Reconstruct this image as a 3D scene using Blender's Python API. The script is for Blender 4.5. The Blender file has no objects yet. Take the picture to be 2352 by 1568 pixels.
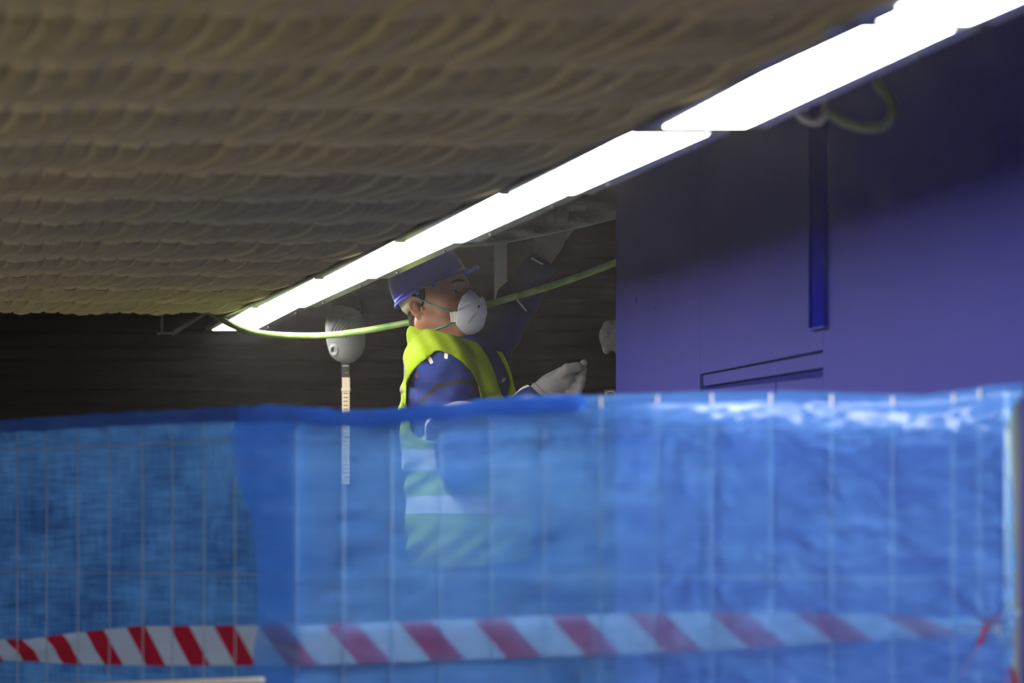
import bpy, bmesh, math, random
import numpy as np
from mathutils import Vector, Matrix
random.seed(4)
C = bpy.context.scene
COL = C.collection
F = 8820.0            # focal length in picture widths of 2352
CAMZ = 1.74           # eye height of the photographer
HOR = 1250.0          # horizon row
LAMPZ = CAMZ + 0.70   # underside of the suspended ceiling

def P(px, py, Y):
    return Vector(((px - 1176.0) * Y / F, Y, CAMZ + (HOR - py) * Y / F))

# ------------------------------------------------------------------ camera
cam = bpy.data.cameras.new('camera')
cam.sensor_width = 36.0
cam.lens = 36.0 * F / 2352.0
cam.shift_y = (HOR - 784.0) / 2352.0
cam.clip_end = 200
cam.dof.use_dof = True
cam.dof.focus_distance = 10.6
cam.dof.aperture_fstop = (cam.lens / 1000.0) / 0.031
cam.dof.aperture_blades = 9
co = bpy.data.objects.new('camera', cam)
COL.objects.link(co)
co.location = (0, 0, CAMZ)
co.rotation_euler = (math.pi / 2, 0, 0)
C.camera = co
# ------------------------------------------------------------------ world, exposure
w = bpy.data.worlds.new('world'); C.world = w; w.use_nodes = True
bg = w.node_tree.nodes['Background']
bg.inputs[0].default_value = (0.75, 0.80, 1.0, 1)
bg.inputs[1].default_value = 0.27
C.view_settings.view_transform = 'Standard'
C.view_settings.look = 'None'
C.view_settings.exposure = 0.22
C.view_settings.gamma = 1.0
C.view_settings.use_curve_mapping = False
C.cycles.use_denoising = True
C.cycles.max_bounces = 6
C.cycles.diffuse_bounces = 4
C.cycles.glossy_bounces = 3
C.cycles.volume_bounces = 0
C.cycles.adaptive_threshold = 0.035
C.cycles.transparent_max_bounces = 16
C.cycles.sample_clamp_indirect = 4.0
LAMP_POWER = 26.0

# ------------------------------------------------------------------ node helpers
class NT:
    def __init__(self, name):
        self.m = bpy.data.materials.new(name); self.m.use_nodes = True
        self.t = self.m.node_tree; self.n = self.t.nodes
        self.out = self.n['Material Output']; self.b = self.n['Principled BSDF']
    def add(self, typ, **kw):
        nd = self.n.new(typ)
        for k, v in kw.items():
            if k.startswith('i_'):
                nd.inputs[k[2:].replace('_', ' ')].default_value = v
            else:
                setattr(nd, k, v)
        return nd
    def link(self, a, b): self.t.links.new(a, b)
    def math(self, op, a, b=None, c=None, clamp=False):
        nd = self.n.new('ShaderNodeMath'); nd.operation = op; nd.use_clamp = clamp
        for i, v in enumerate((a, b, c)):
            if v is None: continue
            if isinstance(v, (int, float)): nd.inputs[i].default_value = v
            else: self.link(v, nd.inputs[i])
        return nd.outputs[0]
    def mix(self, fac, a, b):
        nd = self.n.new('ShaderNodeMix'); nd.data_type = 'RGBA'
        for s, v in ((0, fac), (6, a), (7, b)):
            if isinstance(v, (int, float)): nd.inputs[s].default_value = v
            elif isinstance(v, tuple): nd.inputs[s].default_value = (*v, 1) if len(v) == 3 else v
            else: self.link(v, nd.inputs[s])
        return nd.outputs[2]
    def noise(self, scale, detail=3, vec=None, rough=0.5, sc3=None):
        if vec is None: vec = self.add('ShaderNodeTexCoord').outputs['Object']
        if sc3:
            mp = self.add('ShaderNodeMapping'); mp.inputs['Scale'].default_value = sc3
            self.link(vec, mp.inputs['Vector']); vec = mp.outputs[0]
        nd = self.add('ShaderNodeTexNoise'); nd.inputs['Scale'].default_value = scale
        nd.inputs['Detail'].default_value = detail; nd.inputs['Roughness'].default_value = rough
        self.link(vec, nd.inputs['Vector'])
        return nd.outputs['Fac']
    def ramp(self, fac, stops, const=False):
        nd = self.add('ShaderNodeValToRGB')
        if const: nd.color_ramp.interpolation = 'CONSTANT'
        e = nd.color_ramp.elements
        while len(e) < len(stops): e.new(0.5)
        for el, (p, c) in zip(e, stops):
            el.position = p; el.color = (*c, 1) if isinstance(c, tuple) else (c, c, c, 1)
        self.link(fac, nd.inputs[0]); return nd.outputs[0]
    def attr(self, name):
        nd = self.add('ShaderNodeAttribute'); nd.attribute_name = name
        return nd.outputs['Fac']
    def bump(self, h, strength=0.3, dist=0.002):
        nd = self.add('ShaderNodeBump'); nd.inputs['Strength'].default_value = strength
        nd.inputs['Distance'].default_value = dist
        self.link(h, nd.inputs['Height']); self.link(nd.outputs[0], self.b.inputs['Normal'])
    def col(self, c):
        if isinstance(c, tuple): self.b.inputs['Base Color'].default_value = (*c, 1)
        else: self.link(c, self.b.inputs['Base Color'])

def simple(name, c, rough=0.6, metal=0.0, var=0.12, scale=30, bump=0.0, spec=None):
    t = NT(name)
    c2 = tuple(min(1, x * (1 + var)) for x in c); c1 = tuple(x * (1 - var) for x in c)
    n = t.noise(scale, 4)
    t.col(t.mix(n, c1, c2))
    t.b.inputs['Roughness'].default_value = rough
    t.b.inputs['Metallic'].default_value = metal
    if spec is not None: t.b.inputs['Specular IOR Level'].default_value = spec
    if bump: t.bump(n, bump)
    return t.m

M = {}
M['floor'] = simple('dusty_floor', (0.46, 0.43, 0.40), 0.6, scale=3)
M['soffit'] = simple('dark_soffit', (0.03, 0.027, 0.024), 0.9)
M['mesh'] = simple('bronze_wire', (0.80, 0.66, 0.33), 0.45, 0.3, 0.28, 6)
M['black'] = simple('black_plastic', (0.012, 0.012, 0.013), 0.6)
M['housing'] = simple('pale_sheet_metal', (0.50, 0.53, 0.47), 0.28, 0.75, 0.1, 15)
M['housing_dark'] = simple('grey_sheet_metal', (0.16, 0.16, 0.15), 0.4, 0.6)
t = NT('lamp_diffuser'); t.col((0.9, 0.9, 0.9))
t.b.inputs['Emission Color'].default_value = (1.0, 0.985, 0.95, 1)
t.b.inputs['Emission Strength'].default_value = LAMP_POWER
M['lamp'] = t.m
t = NT('dark_slats'); t.col(t.ramp(t.noise(1.5, 5, sc3=(0.6, 1, 6)), [(0.3, (0.020, 0.013, 0.009)), (0.7, (0.065, 0.043, 0.028))]))
t.b.inputs['Roughness'].default_value = 0.8; M['slat'] = t.m
t = NT('violet_blue_paint')
n1 = t.noise(2.2, 4); t.col(t.mix(n1, (0.036, 0.041, 0.22), (0.050, 0.043, 0.265)))
t.b.inputs['Roughness'].default_value = 0.7; t.b.inputs['Specular IOR Level'].default_value = 0.08; t.bump(t.noise(90, 3), 0.06, 0.001); M['paint'] = t.m
M['groove'] = simple('joint_blue', (0.012, 0.017, 0.14), 0.8, spec=0.03)
M['post_blue'] = simple('navy_enamel', (0.002, 0.005, 0.20), 0.8, spec=0.0)
M['fence_metal'] = simple('galvanised_wire', (0.42, 0.39, 0.34), 0.45, 0.35)
M['fence_post'] = simple('galvanised_tube', (0.40, 0.40, 0.35), 0.4, 0.5, 0.2, 12)
t = NT('green_hose'); t.col(t.ramp(t.noise(25, 4), [(0.3, (0.16, 0.30, 0.06)), (0.7, (0.34, 0.48, 0.16))]))
t.b.inputs['Roughness'].default_value = 0.3; M['hose'] = t.m
M['hose_grey'] = simple('grey_green_hose', (0.13, 0.19, 0.10), 0.4)
M['cable_white'] = simple('pale_cable', (0.42, 0.40, 0.36), 0.5)
M['upright'] = simple('pale_steel', (0.30, 0.33, 0.31), 0.5, 0.2)
M['wood'] = simple('plywood', (0.30, 0.2, 0.1), 0.7)
M['steel'] = simple('scaffold_steel', (0.3, 0.3, 0.3), 0.5, 0.6)

# ------------------------------------------------------------------ object helpers
def tag(o, label=None, cat=None, group=None, kind=None):
    if label: o['label'] = label
    if cat: o['category'] = cat
    if group: o['group'] = group
    if kind: o['kind'] = kind
    return o
def empty(name, loc=(0, 0, 0), label=None, cat=None, group=None, kind=None):
    o = bpy.data.objects.new(name, None); COL.objects.link(o); o.location = loc
    o.empty_display_size = 0.05
    return tag(o, label, cat, group, kind)
def link(name, me, parent=None):
    o = bpy.data.objects.new(name, me); COL.objects.link(o)
    if parent is not None:
        o.parent = parent
        o.matrix_parent_inverse = Matrix.Translation(parent.location).inverted() if parent.type == 'EMPTY' or True else Matrix()
    return o
class MB:
    def __init__(s): s.v = []; s.f = []; s.sm = []
    def quadv(s, pts, smooth=False):
        n = len(s.v); s.v += [tuple(p) for p in pts]; s.f.append(tuple(range(n, n + len(pts)))); s.sm.append(smooth)
        return s
    def hexa(s, a):       # 8 points: bottom ring 4, top ring 4
        n = len(s.v); s.v += [tuple(p) for p in a]
        for q in ((3, 2, 1, 0), (4, 5, 6, 7), (0, 1, 5, 4), (1, 2, 6, 5), (2, 3, 7, 6), (3, 0, 4, 7)):
            s.f.append(tuple(n + i for i in q)); s.sm.append(False)
        return s
    def box(s, c, d, rz=0.0, ax=None):
        c = Vector(c)
        if ax is None: ax = (Vector((math.cos(rz), math.sin(rz), 0)), Vector((-math.sin(rz), math.cos(rz), 0)), Vector((0, 0, 1)))
        x, y, z = (Vector(ax[i]) * d[i] / 2 for i in range(3))
        return s.hexa([c - x - y - z, c + x - y - z, c + x + y - z, c - x + y - z, c - x - y + z, c + x - y + z, c + x + y + z, c - x + y + z])
    def tube(s, pts, r, seg=8, cap=True):
        pts = [Vector(p) for p in pts]; n0 = len(s.v); k = len(pts)
        rr = r if isinstance(r, (list, tuple)) else [r] * k
        tg = [(pts[min(i + 1, k - 1)] - pts[max(i - 1, 0)]).normalized() for i in range(k)]
        up = Vector((0, 0, 1)) if abs(tg[0].z) < 0.9 else Vector((1, 0, 0))
        a = tg[0].cross(up).normalized()
        for i in range(k):
            a = (a - tg[i] * a.dot(tg[i])).normalized(); b = tg[i].cross(a)
            for j in range(seg):
                th = 2 * math.pi * j / seg
                s.v.append(tuple(pts[i] + (a * math.cos(th) + b * math.sin(th)) * rr[i]))
        for i in range(k - 1):
            for j in range(seg):
                j2 = (j + 1) % seg
                s.f.append((n0 + i * seg + j, n0 + i * seg + j2, n0 + (i + 1) * seg + j2, n0 + (i + 1) * seg + j)); s.sm.append(True)
        if cap:
            s.f.append(tuple(n0 + j for j in reversed(range(seg)))); s.sm.append(False)
            s.f.append(tuple(n0 + (k - 1) * seg + j for j in range(seg))); s.sm.append(False)
        return s
    def mesh(s, name, mat):
        me = bpy.data.meshes.new(name); me.from_pydata(s.v, [], s.f); me.update()
        me.polygons.foreach_set('use_smooth', s.sm)
        if mat is not None: me.materials.append(mat)
        return me
    def build(s, name, mat, parent=None, bevel=0):
        o = link(name, s.mesh(name, mat), parent)
        if bevel:
            b = o.modifiers.new('bevel', 'BEVEL'); b.width = bevel; b.segments = 2
        return o
def smooth_path(pts, n=10):
    pts = [Vector(p) for p in pts]; q = [pts[0]] + pts + [pts[-1]]; out = []
    for i in range(1, len(q) - 2):
        for j in range(n):
            u = j / n; a, b, c, d = q[i - 1], q[i], q[i + 1], q[i + 2]
            out.append(0.5 * ((2 * b) + (-a + c) * u + (2 * a - 5 * b + 4 * c - d) * u * u + (-a + 3 * b - 3 * c + d) * u ** 3))
    out.append(pts[-1]); return out

# ------------------------------------------------------------------ the hall
def struct(name, mb, mat, parent=None):
    o = mb.build(name, mat, parent)
    if parent is None: o['kind'] = 'structure'
    return o
struct('floor', MB().box((-1, 7.5, -0.05), (12, 21, 0.1)), M['floor'])
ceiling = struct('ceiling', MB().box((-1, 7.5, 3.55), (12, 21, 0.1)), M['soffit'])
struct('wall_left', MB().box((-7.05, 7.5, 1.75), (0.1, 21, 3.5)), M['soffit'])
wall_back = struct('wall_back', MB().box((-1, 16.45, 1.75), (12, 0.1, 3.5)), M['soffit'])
for i in range(42):
    zc = CAMZ - 0.75 + i * 0.062
    mb = MB().box((-0.4, 16.30 + 0.004 * math.sin(i * 2.3), zc), (5.4, 0.06, 0.050),
                  ax=((1, 0, 0), (0, math.cos(0.35), -math.sin(0.35)), (0, math.sin(0.35), math.cos(0.35))))
    mb.build('slat', M['slat'], wall_back)

# woven wire ceiling: spiral coils running along the lamps, in panels
SH = -0.205
def edge_x(Y): return -0.532 + SH * (Y - 10.1)
def coil_panel_mesh(ncoil, length, seed):
    rng = random.Random(seed)
    V = []; Fc = []
    seg = 6; pitch = 0.021; wr = 0.0016
    turns = int(length / pitch); N = turns * seg + 1
    for c in range(ncoil):
        x0 = c * 0.046 + 0.023; ph = rng.random() * 1.2; hand = 1
        tt = np.arange(N) / seg
        y = tt * pitch
        u = y / length
        sag = -0.007 * np.sin(np.pi * u) ** 1.0 + 0.004 * math.sin(c * 1.3 + ph)
        lat = 0.006 * np.sin(2 * np.pi * u) 
        a = 2 * np.pi * tt * hand + ph
        cx = x0 + lat + 0.025 * np.cos(a) + SH * y
        cz = sag + 0.0085 * np.sin(a) + 0.008
        cy = y + 0.006 * np.cos(a)
        P0 = np.stack([cx, cy, cz], 1)
        tg = np.gradient(P0, axis=0); tg /= np.linalg.norm(tg, axis=1)[:, None]
        up = np.array([0, 1.0, 0]); A = np.cross(tg, up); A /= np.linalg.norm(A, axis=1)[:, None]; B = np.cross(tg, A)
        base = len(V)
        for k in range(3):
            th = 2 * math.pi * k / 3
            V.append(P0 + (A * math.cos(th) * wr * 1.3 + B * math.sin(th) * wr * 1.3))
    nst = len(V)
    V = np.concatenate(V)
    for c in range(ncoil):
        b = c * 3 * N
        i = np.arange(N - 1)
        for k in range(3):
            k2 = (k + 1) % 3
            Fc.append(np.stack([b + k * N + i, b + k2 * N + i, b + k2 * N + i + 1, b + k * N + i + 1], 1))
    Fc = np.concatenate(Fc)
    me = bpy.data.meshes.new('mesh_panel'); me.from_pydata(V.tolist(), [], Fc.tolist()); me.update()
    me.polygons.foreach_set('use_smooth', [True] * len(me.polygons))
    me.materials.append(M['mesh']); return me
PW, PL = 13 * 0.046, 0.55
pm = [coil_panel_mesh(13, PL, s) for s in range(3)]
YF = 11.74
rows = 21
for r in range(rows):
    Y0 = YF - (r + 1) * PL
    nc = 4 if Y0 > 3.8 else 5
    for c in range(nc):
        o = link('mesh_panel', pm[(r + 2 * c) % 3], ceiling)
        o.matrix_parent_inverse = Matrix()
        o.location = (edge_x(Y0) - 0.012 - (c + 1) * PW, Y0, LAMPZ + 0.004)
# carrier rail along the panel edge
rl = MB()
for (ya, yb) in ((0.2, YF),):
    for (dx0, dx1) in ((-0.012, 0.0),):
        rl.hexa([Vector((edge_x(ya) + dx0, ya, LAMPZ - 0.004)), Vector((edge_x(ya) + dx1, ya, LAMPZ - 0.004)), Vector((edge_x(yb) + dx1, yb, LAMPZ - 0.004)), Vector((edge_x(yb) + dx0, yb, LAMPZ - 0.004)),
                 Vector((edge_x(ya) + dx0, ya, LAMPZ + 0.03)), Vector((edge_x(ya) + dx1, ya, LAMPZ + 0.03)), Vector((edge_x(yb) + dx1, yb, LAMPZ + 0.03)), Vector((edge_x(yb) + dx0, yb, LAMPZ + 0.03))])
rl.build('carrier_rail', M['housing_dark'], ceiling)

# ------------------------------------------------------------------ the strip of lamps
def lamp(xf, yf, xn, yn, wd, label, group='fluorescent lights in the ceiling strip'):
    """xf,yf left far corner; xn,yn left near corner; wd width"""
    e = empty('strip_light', ((xf + xn) / 2 + wd / 2, (yf + yn) / 2, LAMPZ), label, 'ceiling light', group)
    z = LAMPZ
    d = MB().hexa([(xn, yn, z - .003), (xn + wd, yn, z - .003), (xf + wd, yf, z - .003), (xf, yf, z - .003),
                   (xn, yn, z + .004), (xn + wd, yn, z + .004), (xf + wd, yf, z + .004), (xf, yf, z + .004)])
    d.build('diffuser', M['lamp'], e)
    yn2, yf2 = yn - .012, yf + .012
    for nm, a, b in (('side_flange', -0.026, -0.002), ('side_flange', wd + .002, wd + .036)):
        MB().hexa([(xn + a, yn2, z - .002), (xn + b, yn2, z - .002), (xf + b, yf2, z - .002), (xf + a, yf2, z - .002),
                   (xn + a, yn2, z + .012), (xn + b, yn2, z + .012), (xf + b, yf2, z + .012), (xf + a, yf2, z + .012)]).build(nm, M['housing'], e)
    MB().hexa([(xn - .02, yn2, z + .012), (xn + wd + .02, yn2, z + .012), (xf + wd + .02, yf2, z + .012), (xf - .02, yf2, z + .012),
               (xn, yn2, z + .075), (xn + wd, yn2, z + .075), (xf + wd, yf2, z + .075), (xf, yf2, z + .075)]).build('housing', M['housing_dark'], e)
    for yy, xx in ((yn - .008, xn), (yf + .008, xf)):
        MB().box((xx + wd / 2, yy, z + .004), (wd, .008, .014)).build('end_cap', M['housing'], e)
    for q in (0.2, 0.8):
        xx = xn + (xf - xn) * q + wd + .022; yy = yn + (yf - yn) * q
        MB().tube([(xx, yy, z - .002), (xx, yy, z - .007)], .004, 8).build('screw', M['housing_dark'], e)
    return e
lamp(-0.975, 12.50, -0.766, 11.325, .135, 'farthest short-looking white strip light, crossed by the sagging green hose')
lamp(-0.746, 11.295, -0.519, 10.105, .136, 'second farthest white strip light, just above the grey tool on its pole')
lamp(-0.494, 10.065, -0.273, 8.885, .135, 'white strip light directly left of and above the blue hard hat')
lamp(-0.245, 8.86, -0.024, 7.675, .131, 'white strip light passing in front of the raised dark sleeve')
lamp(-0.004, 7.645, 0.206, 6.53, .127, 'white strip light ending just above the corner of the violet wall')
lamp(0.254, 6.42, 0.461, 5.20, .136, 'long bright strip light above the violet wall, second from the top right corner')
lamp(0.477, 5.13, 0.700, 3.95, .134, 'nearest and most blurred strip light, cut by the top right corner')
lamp(0.72, 3.91, 0.94, 2.72, .134, 'strip light continuing the main strip past the top right corner, outside the view', 'strip lights over the platform')
lamp(0.96, 2.68, 1.18, 1.49, .134, 'last strip light of the main strip, beside the photographer', 'strip lights over the platform')
ORD = ['nearest', 'second nearest', 'third nearest', 'fourth nearest', 'farthest']
for i in range(3):  # unseen row added to brighten the front of the tarpaulins
    yn = 1.1 + i * 1.24
    lamp(0.10 + SH * (yn + 1.2), yn + 1.2, 0.10 + SH * yn, yn, .134, ORD[i] + ' strip light of the added fill row overhead, outside the view', 'strip lights over the platform')
for i in range(5):  # second unseen row, added as general fill light from the left
    yn = 1.0 + i * 1.6
    lamp(-3.3 + SH * (yn + 1.2), yn + 1.2, -3.3 + SH * yn, yn, .134, ORD[i] + ' strip light of the added fill row far left, outside the view', 'strip lights over the platform')

# ------------------------------------------------------------------ violet boarding on the right
WA = Vector((0.276, 10.20, 0)); WD = Vector((0.657, -3.2, 0)).normalized(); WN = Vector((-WD.y, WD.x, 0))  # WN points away to the right/back
if WN.x < 0: WN = -WN
def wall_s(px):      # length along the boarding where picture column px falls
    k = (px - 1176.0) / F
    # WA.x + s*WD.x = k*(WA.y + s*WD.y)
    return (k * WA.y - WA.x) / (WD.x - k * WD.y)
def wall_z(px, py):
    s = wall_s(px); return CAMZ + (HOR - py) * (WA.y + s * WD.y) / F
wall_right = empty('wall_right', (0.276, 10.2, 0)); wall_right['kind'] = 'structure'
def board(s0, s1, z, thick=0.0085, off=0.0, name='board', mat=None):
    """z: [z at s0 bottom, z at s1 bottom, z at s0 top, z at s1 top]"""
    a = WA + WD * s0 + WN * off; b = WA + WD * s1 + WN * off; t_ = WN * thick
    V3 = lambda p, zz: Vector((p.x, p.y, zz))
    o = MB().hexa([V3(a, z[0]), V3(b, z[1]), V3(b + t_, z[1]), V3(a + t_, z[0]), V3(a, z[2]), V3(b, z[3]), V3(b + t_, z[3]), V3(a + t_, z[2])]).build(name, mat or M['paint'], wall_right, bevel=0.0012)
    return o
ZT = 3.45
s1, s2, s3, s4 = wall_s(1607), wall_s(1614), wall_s(1782), wall_s(1890)
zl0, zl1 = wall_z(1614, 861), wall_z(1890, 807)         # thin joint
zt0, zt1 = wall_z(1614, 887), wall_z(1890, 844)         # wedge slot top
zb0, zb1 = wall_z(1614, 896), wall_z(1890, 866)         # wedge slot bottom
g = 0.0030
board(0, s1 , [0, 0, ZT, ZT])
board(s1 + .0016, s4 - .0008, [zl0 + g, zl1 + g, ZT, ZT])
board(s1 + .034, s4, [zt0, zt1, zl0 - g * .3, zl1 - g * .8])
board(s1 + .034, s3 - .006, [0, 0, zb0, zb0 + (zb1 - zb0) * (s3 - s2) / (s4 - s2)])
board(s3 + .006, s4, [0, 0, zb0 + (zb1 - zb0) * (s3 - s2) / (s4 - s2), zb1])
board(s4 + .0008, wall_s(2352) + 1.2, [0, 0, ZT, ZT])
board(wall_s(2352) + 1.204, wall_s(2352) + 3.6, [0, 0, ZT, ZT])
board(0.01, wall_s(2352) + 3.6, [0, 0, ZT, ZT], 0.05, 0.009, 'backing', M['groove'])
# navy channel fixed to the boarding
sp0, sp1 = wall_s(1869), wall_s(1903)
cp = empty('hanging_channel', tuple(WA + WD * sp0), 'dark navy upright channel fixed to the violet wall, stopping above the slots', 'channel')
zc0 = wall_z(1886, 751)
a = WA + WD * (sp0 + (sp1 - sp0) * .5)
def chan(ds, dn, wd_, th, z0, z1, nm, mat):
    c = WA + WD * (sp0 + ds) - WN * dn
    MB().box((c.x, c.y, (z0 + z1) / 2), (wd_, th, z1 - z0), ax=(WD, WN, (0, 0, 1))).build(nm, mat, cp, bevel=.001)
L = sp1 - sp0
chan(L * .5, .003, L, .004, zc0, ZT - .4, 'web', M['post_blue'])
chan(.003, .007, .005, .010, zc0, ZT - .4, 'flange', M['post_blue'])
chan(L - .003, .007, .005, .010, zc0, ZT - .4, 'flange', M['post_blue'])
chan(L * .5, .007, L, .010, zc0 - .005, zc0, 'end_plate', M['paint'])
# small nicks on the boarding
for (px, py, l) in ((1462, 688, .012), (1505, 708, .004), (1508, 732, .004)):
    s_ = wall_s(px); p = WA + WD * s_ - WN * .0005; z_ = wall_z(px, py)
    MB().box((p.x, p.y, z_), (.004, .001, l), ax=(WD, WN, (0, 0, 1))).build('nick', M['groove'], wall_right)

# ------------------------------------------------------------------ hoses, sheet, bits in the ceiling void
tag(MB().tube(smooth_path([P(455, 700, 12.0), P(492, 722, 11.85), P(522, 741, 11.7), P(560, 757, 11.5), P(610, 767, 11.35), P(680, 771, 11.2), P(760, 769, 11.1), P(850, 757, 11.05),
                           P(950, 738, 11.0), P(1040, 720, 10.90), P(1130, 696, 10.76), P(1250, 661, 10.70), P(1340, 631, 10.65), P(1416, 602, 10.6), P(1500, 566, 10.6)], 8), .0095, 12).build('hose', M['hose']),
    'green hose sagging from the woven ceiling past the worker to the violet wall', 'hose')
tag(MB().tube(smooth_path([P(1000, 548, 10.45), P(1060, 558, 10.45), P(1150, 550, 10.45), P(1240, 533, 10.45), P(1330, 514, 10.44), P(1416, 492, 10.42), P(1500, 470, 10.4)], 8), .012, 10).build('hose', M['hose_grey']),
    'greyish green hose running under the plastic sheet above the raised sleeve', 'hose')
t = NT('dusty_plastic_sheet'); nn = t.noise(9, 4, sc3=(1, 1, 3))
t.col(t.mix(nn, (0.16, 0.15, 0.13), (0.30, 0.28, 0.25))); t.b.inputs['Roughness'].default_value = .35
t.link(t.ramp(nn, [(0.3, 0.40), (0.7, 0.62)]), t.b.inputs['Alpha']); M['plastic'] = t.m
mb = MB(); nx, ny = 46, 12
lo = [(1050, 563), (1150, 556), (1240, 540), (1320, 522), (1416, 499), (1470, 486)]
hi = [(1050, 530), (1150, 500), (1240, 468), (1320, 440), (1416, 405), (1470, 385)]
ipl = lambda a, x: float(np.interp(x, [q[0] for q in a], [q[1] for q in a]))
for j in range(ny + 1):
    for i in range(nx + 1):
        x = 1050 + 420 * i / nx; v = j / ny; y = ipl(lo, x) * (1 - v) + ipl(hi, x) * v
        mb.v.append(tuple(P(x, y, 10.38 + .012 * math.sin(i * .5 + j * .9) + .05 * v)))
for j in range(ny):
    for i in range(nx):
        mb.f.append((j * (nx + 1) + i, j * (nx + 1) + i + 1, (j + 1) * (nx + 1) + i + 1, (j + 1) * (nx + 1) + i)); mb.sm.append(True)
o = mb.build('plastic_sheet', M['plastic']); o.modifiers.new('s', 'SOLIDIFY').thickness = .0006
tag(o, 'translucent grey plastic sheet sagging in the open ceiling beside the violet wall', 'sheet')
tag(MB().tube(smooth_path([P(1830, 255, 6.5), P(1845, 272, 6.5), P(1878, 280, 6.5), P(1896, 258, 6.5), P(1890, 225, 6.52), P(1870, 195, 6.55), P(1870, 120, 6.6)], 8), .0065, 8).build('cable', M['cable_white']),
    'blurred pale cable loop below the nearest strip lights', 'cable')
tag(MB().tube(smooth_path([P(1902, 258, 6.5), P(1940, 280, 6.5), P(1990, 293, 6.5), P(2028, 288, 6.5), P(2050, 262, 6.5), P(2044, 225, 6.52), P(2015, 190, 6.55), P(1990, 120, 6.6)], 8), .0085, 8).build('hose', M['hose_grey']),
    'blurred green hose loop hanging below the nearest strip lights', 'hose')
# upright behind the worker
up = empty('steel_upright', tuple(P(1150, 900, 12.3).xy) + (0,), 'pale grey steel upright standing behind the raised arm', 'upright')
c = P(1152, 700, 12.3)
MB().box((c.x, c.y, 1.56), (.036, .03, 3.1)).build('web', M['upright'], up)
MB().box((c.x - .020, c.y - .012, 1.56), (.006, .05, 3.1)).build('flange', M['upright'], up)
# bracket under the far edge of the woven ceiling
br = empty('ceiling_bracket', tuple(P(400, 765, 12.6)), 'dim angled metal hanger below the far edge of the woven ceiling', 'bracket')
MB().box(tuple(P(380, 765, 12.6)), (.055, .03, .006)).build('foot_plate', M['housing_dark'], br)
MB().box(tuple(P(372, 730, 12.6)), (.008, .008, .10)).build('rod', M['housing_dark'], br)
MB().tube([P(388, 764, 12.6), P(402, 728, 12.6), P(415, 700, 12.6)], .003, 6).build('wire', M['black'], br)
MB().tube([P(392, 766, 12.6), P(430, 742, 12.6), P(500, 700, 12.7)], .011, 6).build('arm', M['housing_dark'], br)

# ------------------------------------------------------------------ signed distance toolkit
def nrm(v): v = np.array(v, float); return v / np.linalg.norm(v)
class Field:
    def __init__(s, xs, ys, zs):
        s.x, s.y, s.z = (np.asarray(a, np.float32) for a in (xs, ys, zs))
        s.d = np.full((len(xs), len(ys), len(zs)), 0.5, np.float32)
    def sub(s, lo, hi):
        r = []
        for a, l, h in ((s.x, lo[0], hi[0]), (s.y, lo[1], hi[1]), (s.z, lo[2], hi[2])):
            i0 = max(0, int(np.searchsorted(a, l)) - 1); i1 = min(len(a), int(np.searchsorted(a, h)) + 1); r.append(slice(i0, i1))
        X = s.x[r[0]][:, None, None]; Y = s.y[r[1]][None, :, None]; Z = s.z[r[2]][None, None, :]
        return tuple(r), X, Y, Z
    def apply(s, prim, k=0.02, infl=0.0, op='u'):
        fn, lo, hi = prim; m = max(k, 0.01) * 1.3 + 0.045 + infl
        r, X, Y, Z = s.sub(np.array(lo) - m, np.array(hi) + m)
        if any(q.stop <= q.start for q in r): return
        d2 = fn(X, Y, Z) - infl; d1 = s.d[r]
        if op == 'u':
            h = np.clip(0.5 + 0.5 * (d1 - d2) / k, 0, 1); s.d[r] = d1 + (d2 - d1) * h - k * h * (1 - h)
        elif op == 's':
            h = np.clip(0.5 - 0.5 * (d1 + d2) / k, 0, 1); s.d[r] = d1 + (-d2 - d1) * h + k * h * (1 - h)
    def full(s): return s.x[:, None, None], s.y[None, :, None], s.z[None, None, :]
def cone(a, b, ra, rb):
    a = np.array(a, np.float32); b = np.array(b, np.float32); ab = b - a; L2 = float(ab @ ab) + 1e-9
    def fn(X, Y, Z):
        px, py, pz = X - a[0], Y - a[1], Z - a[2]
        t = np.clip((px * ab[0] + py * ab[1] + pz * ab[2]) / L2, 0, 1)
        return np.sqrt((px - ab[0] * t) ** 2 + (py - ab[1] * t) ** 2 + (pz - ab[2] * t) ** 2) - (ra + (rb - ra) * t)
    r = max(ra, rb); return fn, np.minimum(a, b) - r, np.maximum(a, b) + r
def ell(c, r, R=None):
    c = np.array(c, np.float32); r = np.array(r, np.float32)
    R = np.eye(3, dtype=np.float32) if R is None else np.array(R, np.float32)
    def fn(X, Y, Z):
        p = [X - c[0], Y - c[1], Z - c[2]]
        q = [R[i][0] * p[0] + R[i][1] * p[1] + R[i][2] * p[2] for i in range(3)]
        k0 = np.sqrt((q[0] / r[0]) ** 2 + (q[1] / r[1]) ** 2 + (q[2] / r[2]) ** 2)
        k1 = np.sqrt((q[0] / r[0] ** 2) ** 2 + (q[1] / r[1] ** 2) ** 2 + (q[2] / r[2] ** 2) ** 2)
        return k0 * (k0 - 1) / (k1 + 1e-6)
    m = float(max(r)); return fn, c - m, c + m
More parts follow.
